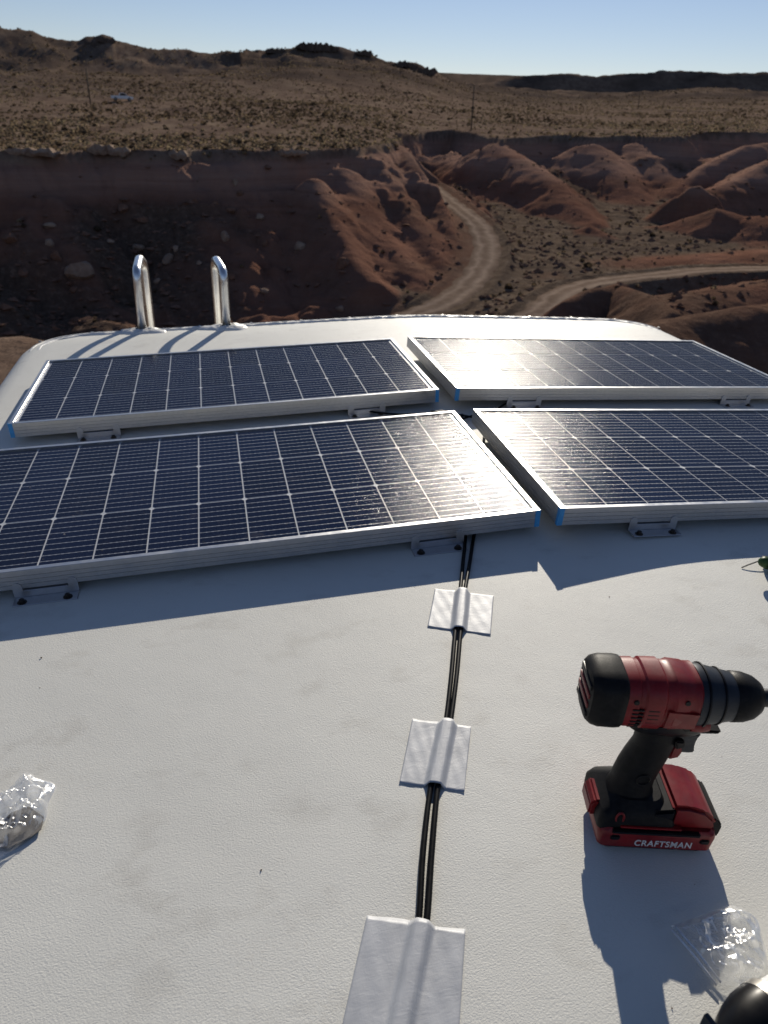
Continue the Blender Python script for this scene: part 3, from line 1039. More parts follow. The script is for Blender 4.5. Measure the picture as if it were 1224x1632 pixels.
def rubble():
    """small stones on the talus and wash, too many to count"""
    rng = np.random.default_rng(11)
    n = 12000
    r = rng.uniform(52, 165, n)
    az = np.radians(rng.uniform(-17, 42, n))
    x, y = r * np.sin(az), r * np.cos(az)
    z, sh, _ = terrain(x, y, True)
    keep = (sh[:, 0] < 0.4) & (rng.random(n) < 0.10 + 0.75 * sh[:, 1] + 0.35 * sh[:, 2])
    dR = np.minimum(*[poly_dist(x, y, P)[0] - hw for P, hw in ROADS])
    keep &= dR > 0.7
    x, y, z = x[keep], y[keep], z[keep]
    base = np.array([[1, 0, 0], [-1, 0, 0], [0, 1, 0], [0, -1, 0], [0, 0, 1], [0, 0, -1]], float)
    fo = np.array([[0, 2, 4], [2, 1, 4], [1, 3, 4], [3, 0, 4], [2, 0, 5], [1, 2, 5], [3, 1, 5], [0, 3, 5]])
    VV, FF, off = [], [], 0
    for i in range(len(x)):
        s = 0.12 + rng.exponential(0.14)
        s = min(s, 0.42)
        P = base * rng.uniform(0.6, 1.3, (6, 1)) * s + rng.normal(0, 0.2 * s, (6, 3))
        VV.append(P * [1.3, 1, 0.6] + [x[i], y[i], z[i] + 0.05 * s])
        FF.append(fo + off)
        off += 6
    me = mesh('rubble', np.vstack(VV), np.vstack(FF))
    o = link('rubble', me, M['rock_red'])
    tag(o, 'loose broken stones scattered over talus and wash', 'rubble', kind='stuff')
rubble()

# ---- outcrops on the skyline
for k, (px, py, wp, hp, lab) in enumerate([(152, 60, 12, 5, 'small dark outcrop leftmost on the left hill skyline'), (140, 60, 8, 5, 'small dark knob beside leftmost skyline outcrop'), (168, 60, 22, 7, 'broad dark outcrop on top of the left hill'),
                                           (400, 81, 18, 8, 'dark outcrop at left end of the central ridge'), (440, 80, 26, 6, 'low dark outcrop left of the central ridge dome'), (505, 73, 50, 10, 'dark dome of rock crowning the central ridge'),
                                           (580, 82, 20, 6, 'dark outcrop right of the central ridge dome'), (645, 99, 30, 7, 'dark rock band on the right shoulder of the central ridge'), (680, 108, 24, 9, 'dark rock bluff at right end of the central ridge')]):
    rcx = crest_r(px) * 0.985
    q = at_r(px, py + hp * 0.4, rcx)
    s = rcx / FPX / 2
    o = link('rock_outcrop', slab_mesh(90 + k, wp * s * 2.2, wp * s * 1.0, hp * s * 2.0, 0.9), M['rock_dark'])
    o.location = (q[0], q[1], min(q[2], drape(q[0], q[1]) + hp * s * 0.6))
    tag(o, lab, 'rock outcrop', 'outcrops on the skyline')

# ---- utility poles
def utility_pole(px_base, py_base, px_top, py_top, rdist, label, rad=0.16):
    b = at_r(px_base, py_base, rdist)
    b[2] = drape(b[0], b[1])
    t = at_r(px_top, py_top, rdist)
    root = empty('utility_pole', tuple(b))
    H = t[2] - b[2]
    lean = (t[:2] - b[:2]) * 0.6
    me = tube_mesh('shaft', [(0, 0, -0.6), (lean[0] * .5, lean[1] * .5, H / 2), (lean[0], lean[1], H)], [rad, rad * .85, rad * .65], 8)
    link('shaft', me, M['pole'], root)
    bm = bmesh.new()
    cyl(bm, (lean[0], lean[1], H), (lean[0], lean[1], H + 0.25), 0.05, 0.04, 8)
    link('pin_insulator', bm_mesh('pin_insulator', bm), M['pole'], root)
    tag(root, label, 'utility pole', 'utility poles on the plain')
utility_pole(145, 171, 137, 110, 205, 'dark leaning utility pole left of the white pickup')
utility_pole(751, 207, 755, 137, 178, 'tall thin utility pole standing near the rim in the middle')
utility_pole(1018, 166, 1019, 148, 430, 'tiny distant utility pole on the right hand plain')

# ---- white pickup on the plateau
def pickup():
    q = at_r(196, 166, 232)
    q[2] = drape(q[0], q[1])
    q[2] += 0.15
    root = empty('pickup_truck', tuple(q), math.atan2(-q[0], q[1]) + R_(4))
    # local x = forward (to the right in the picture), z up
    def prof(name, pts, y0, y1, mat, par=root, bev=0.05):
        bm = bmesh.new()
        A = [bm.verts.new((x, y0, z)) for x, z in pts]
        B = [bm.verts.new((x, y1, z)) for x, z in pts]
        n = len(pts)
        for i in range(n):
            j = (i + 1) % n
            bm.faces.new((A[i], A[j], B[j], B[i]))
        bm.faces.new(A[::-1])
        bm.faces.new(B)
        bmesh.ops.recalc_face_normals(bm, faces=bm.faces)
        bmesh.ops.bevel(bm, geom=list(bm.edges), offset=bev, segments=2, affect='EDGES', clamp_overlap=True)
        return link(name, bm_mesh(name, bm, 40), mat, par)
    prof('body', [(-2.8, 0.5), (2.7, 0.45), (2.8, 0.62), (2.75, 1.02), (1.35, 1.16), (-0.75, 1.16), (-2.85, 1.15), (-2.88, 0.7)], -0.98, 0.98, M['truck_paint'])
    cab = prof('cab', [(-0.75, 1.12), (1.40, 1.12), (0.72, 1.82), (-0.55, 1.84)], -0.86, 0.86, M['truck_paint'])
    prof('side_window', [(-0.6, 1.22), (1.12, 1.22), (0.66, 1.72), (-0.48, 1.74)], -0.93, -0.87, M['dark_glass'], cab, 0.01)
    prof('side_window', [(-0.6, 1.22), (1.12, 1.22), (0.66, 1.72), (-0.48, 1.74)], 0.87, 0.93, M['dark_glass'], cab, 0.01)
    bm = bmesh.new()
    vs = [bm.verts.new(p) for p in ((1.37, -0.75, 1.2), (1.37, 0.75, 1.2), (0.80, 0.7, 1.78), (0.80, -0.7, 1.78), (1.33, -0.75, 1.17), (1.33, 0.75, 1.17), (0.76, 0.7, 1.75), (0.76, -0.7, 1.75))]
    for q4 in ((0, 1, 2, 3), (7, 6, 5, 4), (0, 4, 5, 1), (1, 5, 6, 2), (2, 6, 7, 3), (3, 7, 4, 0)): bm.faces.new([vs[i] for i in q4])
    link('windscreen', bm_mesh('windscreen', bm), M['dark_glass'], cab)
    prof('bed_liner', [(-2.75, 1.12), (-0.85, 1.12), (-0.85, 1.17), (-2.75, 1.17)], -0.85, 0.85, M['black_plastic'], root, 0.005)
    prof('bumper', [(2.72, 0.42), (2.95, 0.45), (2.95, 0.68), (2.72, 0.68)], -0.95, 0.95, M['bright_steel'], root, 0.03)
    for x in (-1.75, 1.75):
        for y in (-0.92, 0.92):
            bm = bmesh.new()
            cyl(bm, (x, y - 0.13, 0.40), (x, y + 0.13, 0.40), 0.40, 0.40, 20)
            wh = link('wheel', bm_mesh('wheel', bm, 40), M['tyre'], root)
            bm = bmesh.new()
            s = -1 if y < 0 else 1
            cyl(bm, (x, y + s * 0.12, 0.40), (x, y + s * 0.145, 0.40), 0.24, 0.22, 16)
            link('rim', bm_mesh('rim', bm, 40), M['bright_steel'], wh)
    for y in (-0.72, 0.72):
        bm = bmesh.new()
        box(bm, 2.70, 2.80, y - 0.18, y + 0.18, 0.75, 0.95, 0.02)
        link('headlight', bm_mesh('headlight', bm, 40), M['lamp'], root)
    tag(root, 'white pickup truck parked on the scrub plain', 'pickup truck')
pickup()

# ================================================================== CAMPER
camper = empty('camper', (0.605, -1.0, GROUND_Z))
tag(camper, 'white camper seen from on top of its stippled roof', 'camper')
CX, CY, CZ = camper.location
def cpart(name, me, mat, parent=None, smooth=False):
    """part given in world coordinates"""
    o = link(name, me, mat, parent or camper, smooth)
    if parent is None:
        o.location = (-CX, -CY, -CZ)
    return o

RX0, RX1, RY0, RY1 = -0.655, 1.865, -4.6, 2.835
CORN, EDGE = 0.26, 0.085
def roof_grid():
    def axis(a, b, fine_a, fine_b, step):
        base = [a + EDGE * (1 - math.cos(t * math.pi / 2)) * 1.0 for t in np.linspace(0, 1, 8)]
        inner = np.arange(a + EDGE + step, b - EDGE - step * 0.3, step)
        end = [b - EDGE * (1 - math.cos(t * math.pi / 2)) for t in np.linspace(1, 0, 8)]
        return np.array(base + list(inner) + end)
    xs = axis(RX0, RX1, 0, 0, 0.05)
    ys = axis(RY0, RY1, 0, 0, 0.05)
    gx, gy = np.meshgrid(xs, ys)
    ox, oy = gx.copy(), gy.copy()
    dist = np.minimum(np.minimum(gx - RX0, RX1 - gx), np.minimum(gy - RY0, RY1 - gy))
    for sx in (0, 1):
        for sy in (0, 1):
            cx = RX0 + CORN if sx == 0 else RX1 - CORN
            cy = RY0 + CORN if sy == 0 else RY1 - CORN
            dx = (cx - gx) if sx == 0 else (gx - cx)
            dy = (cy - gy) if sy == 0 else (gy - cy)
            mk = (dx > 0) & (dy > 0)
            mm = np.maximum(dx, dy)
            hy = np.hypot(dx, dy) + 1e-9
            nx, ny = dx * mm / hy, dy * mm / hy
            ox = np.where(mk, cx + (-nx if sx == 0 else nx), ox)
            oy = np.where(mk, cy + (-ny if sy == 0 else ny), oy)
            dist = np.where(mk, CORN - mm, dist)
    d = np.clip(dist, 0, EDGE)
    drop = EDGE - np.sqrt(np.maximum(0, EDGE ** 2 - (EDGE - d) ** 2))
    # rear cap: the skin dips gently over the last hand's breadth
    dip = 0.012 * sstep(2.60, 2.83, oy)
    z = zroof(ox) - drop - dip
    ny_, nx_ = z.shape
    v = np.stack([ox, oy, z], -1).reshape(-1, 3)
    f = []
    for j in range(ny_ - 1):
        for i in range(nx_ - 1):
            f.append((j * nx_ + i, j * nx_ + i + 1, (j + 1) * nx_ + i + 1, (j + 1) * nx_ + i))
    loop = [j * nx_ for j in range(0)]
    loop = list(range(0, nx_)) + [j * nx_ + nx_ - 1 for j in range(1, ny_)] + [(ny_ - 1) * nx_ + i for i in range(nx_ - 2, -1, -1)] + [j * nx_ for j in range(ny_ - 2, 0, -1)]
    return v, f, v[loop]
rv, rf, rloop = roof_grid()
roof = cpart('roof', mesh('roof', rv, rf), M['roof'], None, True)
roof['label'] = 'white stippled roof skin with dusty scuffs'
# walls
n = len(rloop)
wv, wf = [], []
for p in rloop: wv.append((p[0], p[1], p[2] + 0.001))
for p in rloop: wv.append((p[0], p[1], GROUND_Z + 0.55))
for i in range(n):
    j = (i + 1) % n
    wf.append((i, i + n, j + n, j))
wf.append(tuple(range(n, 2 * n)))
cpart('wall', mesh('wall', wv, wf), M['wall'])
for wx in (RX0 + 0.16, RX1 - 0.16):
    for wy in (-3.2, 1.2):
        bm = bmesh.new()
        cyl(bm, (wx - 0.12, wy, GROUND_Z + 0.36), (wx + 0.12, wy, GROUND_Z + 0.36), 0.37, 0.37, 24)
        wh = cpart('wheel', bm_mesh('wheel', bm, 40), M['tyre'])
        bm = bmesh.new()
        s = -1 if wx < 0.6 else 1
        cyl(bm, (wx + s * 0.10, wy, GROUND_Z + 0.36), (wx + s * 0.135, wy, GROUND_Z + 0.36), 0.22, 0.2, 20)
        link('rim', bm_mesh('rim', bm, 40), M['bright_steel'], wh)

# trim strip with sealant along the rear edge and round the corners
def edge_path(inset, x_from, x_to, k=120):
    """plan path parallel to the left side, rear edge and right side"""
    R = CORN - inset
    P = []
    for y in np.linspace(2.56, RY1 - CORN, 2)[:1]: P.append((RX0 + inset, y))
    for t in np.linspace(math.pi, math.pi / 2, 14)[1:]: P.append((RX0 + CORN + R * math.cos(t), RY1 - CORN + R * math.sin(t)))
    for x in np.linspace(RX0 + CORN, RX1 - CORN, 60)[1:]: P.append((x, RY1 - inset))
    for t in np.linspace(math.pi / 2, 0, 14)[1:]: P.append((RX1 - CORN + R * math.cos(t), RY1 - CORN + R * math.sin(t)))
    for y in np.linspace(RY1 - CORN, 2.56, 2)[1:]: P.append((RX1 - inset, y))
    return P
def skin_z(x, y):
    dx = max(0, RX0 + CORN - x, x - (RX1 - CORN))
    dy = max(0, y - (RY1 - CORN))
    dist = CORN - math.hypot(dx, dy) if dx > 0 and dy > 0 else min(x - RX0, RX1 - x, RY1 - y)
    d = min(max(dist, 0), EDGE)
    drop = EDGE - math.sqrt(max(0, EDGE ** 2 - (EDGE - d) ** 2))
    return float(zroof(x)) - drop - 0.012 * float(sstep(2.60, 2.83, y))
def bead(name, path, width, height, mat, seed, lump=0.3, parent=None):
    rn = random.Random(seed)
    v, f = [], []
    k = len(path)
    m_ = 7
    w1 = [(1 + lump * rn.uniform(-1, 1)) for _ in range(k)]
    tap = [min(1.0, (i + 0.5) / (k * 0.09), (k - 0.5 - i) / (k * 0.09)) for i in range(k)]
    for i in range(k):
        a = np.array(path[max(i - 1, 0)])
        b = np.array(path[min(i + 1, k - 1)])
        t = (b - a) / np.linalg.norm(b - a)
        s = np.array([t[1], -t[0]])
        for j in range(m_):
            u = -1 + 2 * j / (m_ - 1)
            q = np.array(path[i]) + s * u * width / 2 * w1[i] * (0.3 + 0.7 * tap[i])
            h = height * tap[i] * math.sqrt(max(0, 1 - abs(u) ** 3)) * (1 + lump * rn.uniform(-1, 1))
            v.append((q[0], q[1], skin_z(q[0], q[1]) + (h if abs(u) < 1 else -0.004)))
    for i in range(k - 1):
        for j in range(m_ - 1):
            f.append((i * m_ + j, (i + 1) * m_ + j, (i + 1) * m_ + j + 1, i * m_ + j + 1))
    return cpart(name, mesh(name, v, f), mat, parent, True)
def dens(path, step=0.012):
    out = []
    for a, b in zip(path[:-1], path[1:]):
        a, b = np.array(a), np.array(b)
        n_ = max(1, int(np.linalg.norm(b - a) / step))
        for i in range(n_): out.append(tuple(a + (b - a) * i / n_))
    out.append(path[-1])
    return out
bead('edge_trim', dens(edge_path(0.060, 0, 0), 0.03), 0.030, 0.0075, M['wall'], 1, 0.03)
bead('sealant_bead', dens(edge_path(0.088, 0, 0)), 0.024, 0.0055, M['sealant'], 2, 0.6)
pth = edge_path(0.060, 0, 0)
acc = 0
dp = dens(pth, 0.01)
k = 0
for i, q in enumerate(dp):
    if i % 17 == 8 and q[1] > 2.3:
        bm = bmesh.new()
        z = skin_z(*q) + 0.0065
        cyl(bm, (q[0], q[1], z), (q[0], q[1], z + 0.003), 0.006, 0.0045, 10)
        cpart('trim_screw', bm_mesh('trim_screw', bm, 40), M['bright_steel'])

# ladder rails over the rear edge
def rounded_path(P, rad=0.035, n=6):
    P = [Vector(p) for p in P]
    out = [P[0]]
    for a, b, c in zip(P[:-2], P[1:-1], P[2:]):
        d0, d1 = (a - b), (c - b)
        r0 = min(rad, d0.length * .45, d1.length * .45)
        p, q = b + d0.normalized() * r0, b + d1.normalized() * r0
        for i in range(n + 1):
            t = i / n
            out.append(p * (1 - t) ** 2 + b * 2 * t * (1 - t) + q * t * t)
    out.append(P[-1])
    return out
def ladder_rail(foot, b1, b2, far, seed):
    f0 = on_roof(*foot)
    Y0 = f0[1]
    p1 = at_y(*b1, Y0)
    p2 = at_y(*b2, Y0 + 0.16)
    p3 = at_y(*far, Y0 + 0.22)
    low = Vector(p3) + Vector((0, 0.01, -0.9))
    P = rounded_path([f0 - np.array([0, 0, 0.01]), p1, p2, p3 + np.array([0, 0, 0.0]), low])
    o = cpart('ladder_rail', tube_mesh('ladder_rail', P, 0.0152, 16), M['chrome'])
    # flange plate and lumpy sealant round the foot
    rn = random.Random(seed)
    v, f = [], []
    rings = 6
    nn = 34
    ph = [rn.uniform(0, 6.28) for _ in range(4)]
    for i in range(rings):
        t = i / (rings - 1)
        for j in range(nn):
            a = 2 * math.pi * j / nn
            rad = 0.016 + t * (0.045 + 0.010 * math.sin(3 * a + ph[0]) + 0.008 * math.sin(5 * a + ph[1]) + 0.006 * rn.uniform(-1, 1))
            x, y = f0[0] + rad * math.cos(a) * 1.5, f0[1] + rad * math.sin(a) * 0.95
            h = (0.011 * (1 - t) ** 0.7 + 0.0075 * rn.uniform(0, 1) ** 2) * (1 - t ** 6)
            v.append((x, y, skin_z(x, y) + h - (0.003 if i == rings - 1 else 0)))
    for i in range(rings - 1):
        for j in range(nn):
            j2 = (j + 1) % nn
            f.append((i * nn + j, (i + 1) * nn + j, (i + 1) * nn + j2, i * nn + j2))
    cpart('sealant', mesh('sealant', v, f), M['sealant'], None, True)
    return p2, p3
ladder_rail((227, 525), (217.5, 432), (222, 411), (229, 420), 5)
ladder_rail((361, 520), (356, 432), (344, 413), (341.5, 420), 6)
# rungs below the rear edge (hang outside the back wall)
for k in range(4):
    z = -0.95 - k * 0.3
    a, b = at_y(236, 500, 2.90), at_y(347, 500, 2.90)
    cpart('ladder_rung', tube_mesh('ladder_rung', [(a[0], 2.90, z), (b[0], 2.90, z)], 0.011, 10), M['chrome'])

# ================================================================== SOLAR PANELS
PA, PB = 0.085952, 0.168
PL, PW = 12 * PA + 2 * 0.0170, 3 * PB + 2 * 0.0075
def frame_mesh():
    prof = [(-0.0100, -0.0042), (-0.0100, -0.0004), (-0.0096, 0.0), (-0.0006, 0.0), (0.0, -0.0006)]
    for z in (-0.0105, -0.0185, -0.0265):
        prof += [(0.0, z + 0.0006), (-0.0009, z + 0.0002), (-0.0009, z - 0.0002), (0.0, z - 0.0006)]
    prof += [(0.0, -0.0346), (-0.0004, -0.035), (-0.022, -0.035), (-0.022, -0.0335), (-0.002, -0.0335), (-0.002, -0.0042)]
    v, f = [], []
    k = len(prof)
    for sx, sy in ((-1, -1), (1, -1), (1, 1), (-1, 1)):
        for o, z in prof:
            v.append((sx * (PL / 2 + o), sy * (PW / 2 + o), z))
    for c in range(4):
        c2 = (c + 1) % 4
        for i in range(k):
            i2 = (i + 1) % k
            f.append((c * k + i, c2 * k + i, c2 * k + i2, c * k + i2))
    me = mesh('frame', v, f)
    bm = bmesh.new()
    bm.from_mesh(me)
    bmesh.ops.recalc_face_normals(bm, faces=bm.faces)
    bm.to_mesh(me)
    bm.free()
    return me
def cell_mesh():
    a, b, c, h = (PA - 0.0028) / 2, (PB - 0.0032) / 2, 0.0050, 0.0003
    ring = [(-a + c, -b), (a - c, -b), (a, -b + c), (a, b - c), (a - c, b), (-a + c, b), (-a, b - c), (-a, -b + c)]
    v = [(x, y, 0) for x, y in ring] + [(x, y, -h) for x, y in ring]
    f = [tuple(range(8)), tuple(range(15, 7, -1))] + [(i, i + 8, (i + 1) % 8 + 8, (i + 1) % 8) for i in range(8)]
    return mesh('solar_cell', v, f)
def bracket_mesh():
    """angle bracket: plate with two round lugs, fold under the frame, foot flange; local origin at plate foot, -Y outwards"""
    bm = bmesh.new()
    def outline():
        P = [(-0.050, 0.0), (0.050, 0.0)]
        def lug(cx, rev):
            Q = [(cx + 0.0075 * math.cos(t), 0.0215 + 0.0075 * math.sin(t)) for t in np.linspace(0, math.pi, 9)]
            return Q
        P += lug(0.0425, False)
        P += [(0.035, 0.014), (-0.035, 0.014)]
        P += lug(-0.0425, False)
        return P
    O = outline()
    A = [bm.verts.new((x, -0.0022, z)) for x, z in O]
    B = [bm.verts.new((x, -0.0002, z)) for x, z in O]
    nO = len(O)
    for i in range(nO):
        j = (i + 1) % nO
        bm.faces.new((A[i], A[j], B[j], B[i]))
    bm.faces.new(A[::-1])
    bm.faces.new(B)
    box(bm, -0.034, 0.034, -0.0024, 0.024, 0.0122, 0.0144, 0.0006, 1)     # fold under the frame
    box(bm, -0.050, 0.050, -0.026, -0.0024, 0.0002, 0.0022, 0.0007, 1)    # foot flange
    return bm_mesh('bracket', bm, 30)
def screw_mesh():
    bm = bmesh.new()
    cyl(bm, (0, 0, 0), (0, 0, 0.0012), 0.0075, 0.0072, 18)
    cyl(bm, (0, 0, 0.0012), (0, 0, 0.0058), 0.0046, 0.0044, 6)
    cyl(bm, (0, 0, 0.0058), (0, 0, 0.0066), 0.0030, 0.0020, 6)
    return bm_mesh('screw', bm, 30)
def tape_corner_mesh(sx, sy, a=0.010, b=0.008):
    """strip folded round a vertical frame corner"""
    e = 0.0006
    x0, y0 = sx * (PL / 2 + e), sy * (PW / 2 + e)
    pts = [(x0 - sx * a, y0), (x0, y0), (x0, y0 - sy * b)]
    inn = [(x0 - sx * a, y0 - sy * e * .8), (x0 - sx * e * .8, y0 - sy * e * .8), (x0 - sx * e * .8, y0 - sy * b)]
    v, f = [], []
    for z in (0.0006, -0.0352):
        v += [(x, y, z) for x, y in pts] + [(x, y, z) for x, y in inn]
    f = [(0, 1, 7, 6), (1, 2, 8, 7), (3, 9, 10, 4), (4, 10, 11, 5), (0, 3, 4, 1), (1, 4, 5, 2), (6, 7, 10, 9), (7, 8, 11, 10), (0, 6, 9, 3), (2, 5, 11, 8)]
    me = mesh('corner_tape', v, f)
    bm = bmesh.new()
    bm.from_mesh(me)
    bmesh.ops.recalc_face_normals(bm, faces=bm.faces)
    bm.to_mesh(me)
    bm.free()
    return me
FRAME, CELL, BRK, SCR = frame_mesh(), cell_mesh(), bracket_mesh(), screw_mesh()
gx, gy = PL / 2 - 0.0095, PW / 2 - 0.0095
GLASS = mesh('glass', [(-gx - .001, -gy - .001, -0.0022), (gx + .001, -gy - .001, -0.0022), (gx + .001, gy + .001, -0.0022), (-gx - .001, gy + .001, -0.0022)], [(0, 1, 2, 3)])
bm = bmesh.new()
box(bm, -gx - 0.006, gx + 0.006, -gy - 0.006, gy + 0.006, -0.0080, -0.0052)
BACK = bm_mesh('backsheet', bm)
def ribbon_mesh():
    bm = bmesh.new()
    box(bm, -0.0022, 0.0022, -PW / 2 + 0.02, PW / 2 - 0.02, -0.0051, -0.0046)
    for i in range(27):
        y = -PW / 2 + 0.017 + (i + .5) * (3 * PB / 27) - 0.008
        box(bm, 0.0024, 0.0052, y - 0.0012, y + 0.0012, -0.0051, -0.0047)
    return bm_mesh('end_ribbon', bm)
RIB = ribbon_mesh()
for me_, mt in ((FRAME, 'alu'), (CELL, 'cell'), (BRK, 'bracket'), (SCR, 'screw'), (GLASS, 'glass'), (BACK, 'backsheet'), (RIB, 'ribbon')):
    me_.materials.append(M[mt])

def solar_panel(x, y, yaw, tilt, side, label, tapes):
    sg = -1 if side == 'L' else 1
    th = math.atan(ROOF_S) * sg
    Rm = Matrix.Rotation(th, 4, 'Y') @ Matrix.Rotation(tilt, 4, 'X') @ Matrix.Rotation(yaw, 4, 'Z')
    top = -0.60991 - ROOF_S * abs(x - ROOF_XC)
    root = empty('solar_panel')
    # the empty stands at the base of the panel, under its centre
    base = Matrix.Translation((x, y, top)) @ Rm @ Matrix.Translation((0, 0, -0.052))
    root.matrix_world = base
    up = Vector((0, 0, 0.052))
    link('frame', FRAME, None, root).location = up
    link('backsheet', BACK, None, root).location = up
    link('glass', GLASS, None, root).location = up
    for s in (-1, 1):
        rb = link('end_ribbon', RIB, None, root)
        rb.location = up + Vector((s * (6 * PA + 0.0035), 0, 0))
        if s > 0: rb.rotation_euler = (0, 0, math.pi)
        rb.location.x = s * (6 * PA + 0.0032)
    for j in range(3):
        for i in range(12):
            c = link('solar_cell', CELL, None, root)
            c.location = up + Vector(((i - 5.5) * PA, (1 - j) * PB, -0.0046))
    for s in (-1, 1):
        for fr in (-1, 1):
            b = link('bracket', BRK, None, root)
            b.location = (s * 0.335, fr * PW / 2, 0)
            if fr > 0: b.rotation_euler = (0, 0, math.pi)
            for q in (-0.036, 0.034):
                sc = link('screw', SCR, None, b)
                sc.location = (q, -0.0175, 0.0022)
    for sx in tapes:
        t = link('corner_tape', tape_corner_mesh(sx, -1), M['blue_tape'], root)
        t.location = up
    tag(root, label, 'solar panel', 'four solar panels screwed to the roof')
    return root
solar_panel(0.0509, 1.9869, -0.0013, -0.0029, 'L', 'solar panel at back left in front of the ladder rails', (-1, 1))
solar_panel(0.0408, 1.3149, -0.0070, 0.0014, 'L', 'solar panel at front left with bright sun glare at its right end', (1,))
solar_panel(1.1359, 1.2649, -0.0338, -0.0025, 'R', 'solar panel at front right cut by the right picture edge', (-1,))
solar_panel(1.1561, 1.9507, -0.0091, 0.0005, 'R', 'solar panel at back right washed with sun glare', (-1,))

# ================================================================== CABLES AND TAPE
CR = 0.0034
def cable(pix, extra_front, extra_back, label):
    P = [np.array([*q[:2], float(zroof(q[0])) + CR]) for q in extra_back]
    P += [on_roof(px, py, CR) for px, py in pix]
    P += [np.array([*q[:2], float(zroof(q[0])) + CR]) for q in extra_front]
    me = tube_mesh('cable', catmull(P, 10), CR, 12)
    o = link('cable', me, M['cable'])
    tag(o, label, 'cable', 'pair of black cables')
cable([(741, 862), (738, 895), (734, 938), (731.5, 968), (726, 1003), (719.5, 1075), (711, 1147), (701, 1200), (686, 1257), (674, 1360), (667.5, 1465), (655, 1545), (633, 1632)],
      [(0.085, 0.22), (0.05, 0.10)], [(0.63, 1.66), (0.57, 1.50), (0.50, 1.25)], 'left one of the two black cables taped down the roof')
cable([(754, 862), (749, 895), (741.5, 938), (739.5, 968), (734.5, 1003), (728, 1075), (718.5, 1147), (709, 1200), (697.5, 1257), (688, 1360), (680.5, 1465), (668, 1545), (648, 1632)],
      [(0.097, 0.215), (0.062, 0.095)], [(0.72, 1.68), (0.64, 1.52), (0.54, 1.26)], 'right one of the two black cables taped down the roof')
def short_cable(P, label):
    pts = catmull([np.array([x, y, float(zroof(x)) + CR + h]) for x, y, h in P], 10)
    root = empty('panel_lead', tuple(pts[0]))
    o = link('lead', tube_mesh('lead', [p - pts[0] for p in pts], 0.0028, 10), M['cable'], root)
    e = pts[len(pts) // 2] - pts[0]
    t = pts[len(pts) // 2 + 2] - pts[len(pts) // 2 - 2]
    t = t / np.linalg.norm(t)
    bm = bmesh.new()
    cyl(bm, e - t * 0.028, e - t * 0.004, 0.0075, 0.0085, 12)
    cyl(bm, e - t * 0.004, e + t * 0.004, 0.0095, 0.0095, 12)
    cyl(bm, e + t * 0.004, e + t * 0.030, 0.0085, 0.0065, 12)
    link('connector', bm_mesh('connector', bm, 35), M['black_plastic'], root)
    tag(root, label, 'cable lead', 'leads between the panels')
short_cable([(0.30, 1.80, 0.0), (0.45, 1.69, 0.006), (0.57, 1.655, 0.01), (0.66, 1.60, 0.008), (0.78, 1.45, 0.0)], 'black lead with plug crossing the gap between the four panels')
short_cable([(0.595, 1.62, 0.0), (0.60, 1.50, 0.010), (0.592, 1.36, 0.012), (0.60, 1.22, 0.0)], 'black lead with plug lying in the slot between the front panels')
short_cable([(0.80, 1.74, 0.0), (0.72, 1.665, 0.004), (0.655, 1.64, 0.004), (0.52, 1.58, 0.002)], 'black lead with plug running under the back right panel')

def tape_patch(corners, cpix, label, seed):
    """tape laid over the cables: flat wings, a ridge over the pair"""
    TL, TR, BR, BL = [on_roof(*c) for c in corners]
    rn = random.Random(seed)
    c0, c1 = on_roof(*cpix[0]), on_roof(*cpix[1])
    nu, nv = 44, 26
    v, f = [], []
    ph = [rn.uniform(0, 6.28) for _ in range(6)]
    for j in range(nv):
        t = j / (nv - 1)
        L, Rr = TL * (1 - t) + BL * t, TR * (1 - t) + BR * t
        C = c0 * (1 - t) + c1 * t
        for i in range(nu):
            u = i / (nu - 1)
            p = L * (1 - u) + Rr * u
            # torn ends wander a little
            if j in (0, nv - 1): p = p + (BL - TL) * 0.008 * math.sin(u * 9 + ph[j % 6])
            du = np.dot(p - C, (Rr - L)) / np.linalg.norm(Rr - L)
            a = abs(du)
            flat = 0.0068
            if a < flat: h = 0.0086 + 0.0003 * math.cos(a / flat * 3.14)
            elif a < 0.0135:
                q = (a - flat) / (0.0135 - flat)
                h = 0.0083 * (1 - q) ** 1.6
            else: h = 0.0
            wr = 0.00022 * math.sin(u * 13 + t * 7 + ph[0]) * math.sin(t * 9 + ph[1]) + 0.00012 * math.sin(u * 31 - t * 17 + ph[2])
            if h == 0: h = 0.0005 + max(wr, -0.0003) + 0.0005 * (1 - sstep(0, 0.05, min(u, 1 - u))) * max(0, math.sin(t * 8 + ph[3]))
            v.append((p[0], p[1], float(zroof(p[0])) + h + 0.0003))
    for j in range(nv - 1):
        for i in range(nu - 1):
            f.append((j * nu + i, (j + 1) * nu + i, (j + 1) * nu + i + 1, j * nu + i + 1))
    me = mesh('tape_patch', v, f)
    o = link('tape_patch', me, M['tape'], smooth=True)
    md = o.modifiers.new('thickness', 'SOLIDIFY')
    md.thickness = 0.00015
    md.offset = 1
    tag(o, label, 'tape', 'tape patches over the cables')
tape_patch([(693, 938), (787, 950), (782, 1013), (681, 1000)], [(738, 940), (731, 1006)], 'smallest silver tape patch, nearest the solar panels', 1)
tape_patch([(657, 1146), (751, 1158), (740, 1263), (636, 1249)], [(714, 1150), (692, 1258)], 'silver tape patch in the middle of the cable run', 2)
tape_patch([(585, 1458), (742, 1483), (727, 1720), (530, 1700)], [(674, 1468), (622, 1710)], 'largest silver tape patch at the bottom edge of the picture', 3)

